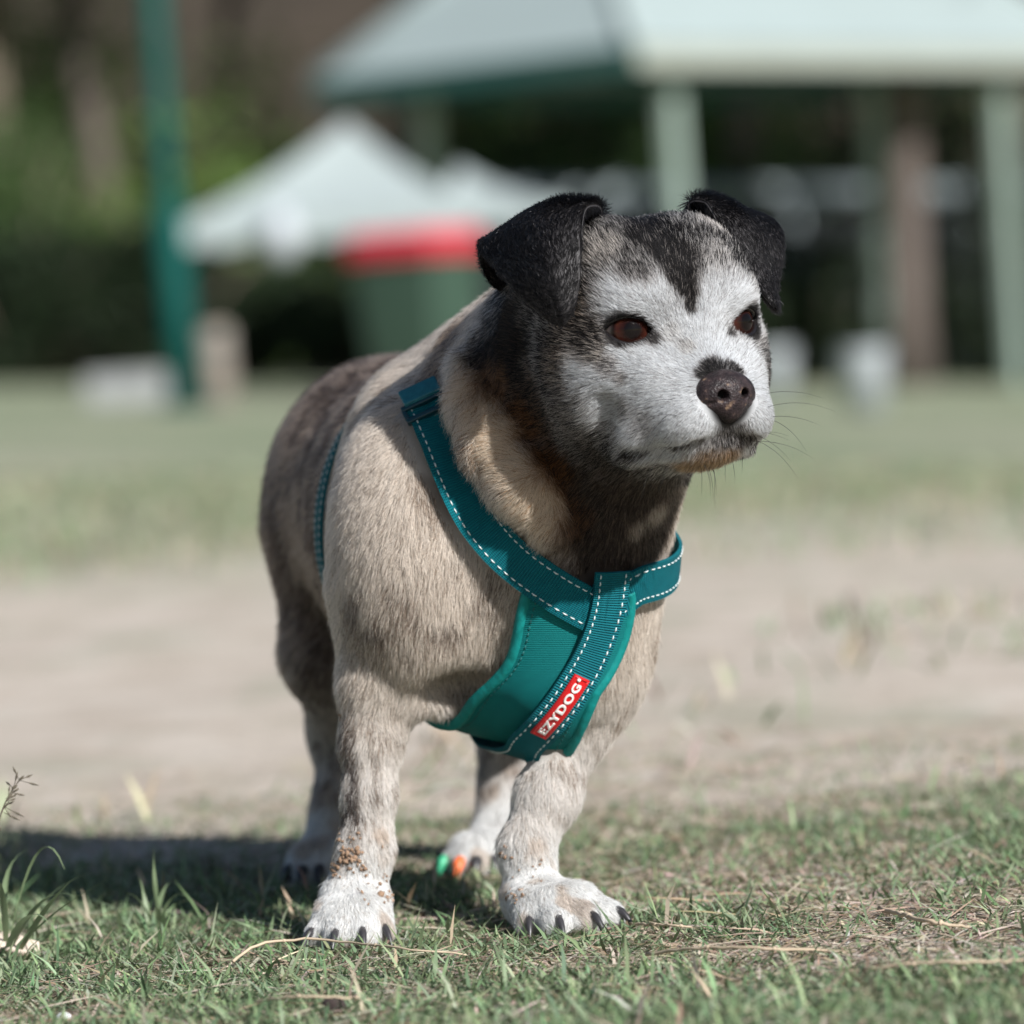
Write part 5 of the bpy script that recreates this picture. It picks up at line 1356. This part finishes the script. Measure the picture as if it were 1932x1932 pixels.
clump('broad bladed grass tuft at the left edge with an arching blade', 8, 1740, 2.66,
      [((122, 1640, 2.64), (70, 1500, 2.66), 0.0032), ((60, 1600, 2.70), (-20, 1620, 2.70), 0.003), ((185, 1645, 2.68), (80, 1660, 2.7), 0.0028), ((140, 1690, 2.6), (70, 1660, 2.62), 0.0034), ((95, 1745, 2.55), (50, 1680, 2.58), 0.004),
       ((205, 1660, 2.62), (110, 1700, 2.63), 0.003), ((-30, 1600, 2.66), (-20, 1660, 2.66), 0.003), ((150, 1650, 2.60), (90, 1690, 2.6), 0.0038), ((-10, 1660, 2.6), (10, 1650, 2.62), 0.003)])
clump('small bright green tuft in front of the dog\'s shadow', 290, 1700, 2.74,
      [((290, 1600, 2.74), (288, 1650, 2.74), 0.0022), ((350, 1690, 2.72), (320, 1670, 2.73), 0.003), ((235, 1690, 2.73), (260, 1670, 2.73), 0.003), ((320, 1665, 2.78), (305, 1670, 2.76), 0.0026), ((262, 1655, 2.75), (275, 1680, 2.75), 0.0026), ((300, 1715, 2.69), (295, 1690, 2.7), 0.0028), ((360, 1700, 2.74), (330, 1690, 2.74), 0.0024)])
clump('upright dark grass tuft at the lower right edge', 1860, 1850, 2.42,
      [((1790, 1800, 2.42), (1830, 1800, 2.42), 0.0016), ((1900, 1790, 2.42), (1870, 1810, 2.42), 0.0015), ((1850, 1785, 2.42), (1855, 1815, 2.42), 0.0015), ((1925, 1820, 2.42), (1895, 1820, 2.42), 0.0016), ((1815, 1785, 2.43), (1840, 1815, 2.43), 0.0014), ((1770, 1830, 2.4), (1815, 1820, 2.4), 0.0016), ((1880, 1835, 2.38), (1870, 1830, 2.4), 0.0015)])
# seeding grass stalk
def seed_stalk():
    p0 = P(-40, 1760, 2.62); z = gz(p0[0], p0[1]); O = Vector((p0[0], p0[1], z)); t = tag(empty('seeding_grass_stalk', O), 'thin grass stalk with a feathery seed head at the left edge', 'grass stalk')
    pts = [Vector(P(*q)) - O for q in ((-40, 1755, 2.62), (-22, 1640, 2.62), (-5, 1560, 2.62), (12, 1510, 2.62), (36, 1472, 2.62))]; pts[0].z = -0.003
    pts = [Vector(v) for v in cr(np.array(pts), 20)]
    bm = bmesh.new(); tube(bm, pts, [0.0007 - 0.0004 * k / 19 for k in range(20)], 6); bm_obj('stem', bm, M_SEED, t, True)
    for k in range(26):
        i = random.randint(10, 19); a = pts[i]; dr = Vector((random.uniform(-0.2, 1.0), random.uniform(-0.4, 0.4), random.uniform(-0.5, 0.7))).normalized()
        l_ = random.uniform(0.004, 0.013); e = a + dr * l_
        bm = bmesh.new(); tube(bm, [a, a.lerp(e, 0.45), a.lerp(e, 0.7), e], [0.00015, 0.00025, 0.0007, 0.0001], 5); bm_obj('seed', bm, M_SEED, t, True)
seed_stalk()
# long straws lying on the grass
def straw(label, pts, r=0.0009, name='straw_stem'):
    q = []
    for px, py, h in pts:
        rr = ray(px, py); t_ = (CAMP[2] - h) / -rr[2]; q.append(CAMP + rr * t_)
    q = np.array(q); c = cr(q, 24); O = Vector((c[0][0], c[0][1], 0.0)); t = tag(empty(name, O), label, 'straw', 'long straws on the lawn')
    c = c + RNG.normal(0, 0.0003, c.shape)
    bm = bmesh.new(); tube(bm, [Vector(v) - O for v in c], [r * (1.1 - 0.5 * k / 23) for k in range(24)], 7); bm_obj('stalk', bm, M_STRAWM, t, True)
    for k in (8, 16):
        bm = bmesh.new(); v = Vector(c[k]) - O; d = (Vector(c[k + 1]) - Vector(c[k])).normalized(); tube(bm, [v - d * 0.001, v, v + d * 0.001], [r, r * 1.45, r], 7); bm_obj('node', bm, M_STRAWM, t, True)
straw('long curved straw lying left of the front paw', [(440, 1815, 0.006), (480, 1785, 0.011), (560, 1772, 0.012), (660, 1778, 0.010), (760, 1790, 0.011), (880, 1802, 0.006)], 0.0008)
straw('straw lying right of the dog pointing at the far front paw', [(1625, 1830, 0.006), (1720, 1818, 0.010), (1840, 1815, 0.010), (1930, 1812, 0.007)])
straw('thin straw beside the toes of the far front paw', [(1190, 1742, 0.004), (1260, 1745, 0.008), (1330, 1752, 0.005)], 0.0008)
straw('long pale straw crossing the lawn in the lower right', [(1220, 1800, 0.005), (1330, 1788, 0.011), (1450, 1790, 0.011), (1560, 1794, 0.005)])
straw('straw near the bottom edge below the front paw', [(480, 1890, 0.006), (560, 1880, 0.011), (660, 1882, 0.009), (700, 1886, 0.006)], 0.0008)
straw('twiggy straw at the right edge behind the dark tuft', [(1660, 1715, 0.004), (1740, 1735, 0.010), (1830, 1750, 0.006)], 0.0013)
# dry curled leaf, dark clod, white pebble
def ground_pt(px, py, h=0.0):
    rr = ray(px, py); return CAMP + rr * ((CAMP[2] - h) / -rr[2])
def dry_leaf():
    o0 = ground_pt(15, 1815); t = tag(empty('dry_leaf', o0), 'pale curled dry leaf at the left edge', 'leaf')
    bm = bmesh.new(); rows_ = []
    for i in range(9):
        s = i / 8; w = 0.011 * math.sin(math.pi * (0.08 + 0.9 * s)) + 0.001
        rows_.append([bm.verts.new((0.045 * (s - 0.6), w * k + random.uniform(-0.001, 0.001), 0.004 + 0.005 * k * k + 0.004 * math.sin(4 * s) + 0.003 * k + random.uniform(-0.0012, 0.0012))) for k in (-1, -0.5, 0, 0.5, 1)])
    for a, b in zip(rows_[:-1], rows_[1:]):
        for k in range(4): bm.faces.new((a[k], a[k + 1], b[k + 1], b[k]))
    m_ = mat_plain('dry_leaf_skin', (0.56, 0.47, 0.39), 0.7, 0.25, 60); o = bm_obj('leaf_blade', bm, m_, t, True); sm = o.modifiers.new('thickness', 'SOLIDIFY'); sm.thickness = 0.0005
    bm = bmesh.new(); tube(bm, [Vector((0.045 * (s - 0.6), 0, 0.0046 + 0.004 * math.sin(4 * s))) for s in np.linspace(-0.25, 1, 10)], 0.0006, 6); bm_obj('midrib', bm, M_STRAWM, t, True)
dry_leaf()
def lump(name, label, cat, px, py, r, mat, sq):
    o0 = ground_pt(px, py); bm = bmesh.new(); bmesh.ops.create_icosphere(bm, subdivisions=3, radius=r)
    vs = np.array([v.co for v in bm.verts]); k = noise(vs + 3, r * 0.9, 5) * 0.5 + noise(vs + 3, r * 0.4, 6) * 0.25
    for v, q in zip(bm.verts, k): v.co *= 0.65 + q; v.co.z *= sq
    o = bm_obj(name, bm, mat, None, True); o.location = (o0[0], o0[1], r * sq * 0.9); tag(o, label, cat)
lump('soil_clod', 'small dark clod of soil at the bottom edge', 'clod', 628, 1912, 0.0055, mat_plain('dark_soil', (0.035, 0.024, 0.022), 0.9, 0.4, 200, 0.4), 0.85)
lump('pebble', 'tiny white pebble at the bottom left', 'pebble', 121, 1926, 0.0038, mat_plain('white_stone', (0.75, 0.76, 0.78), 0.5, 0.1, 200), 0.6)
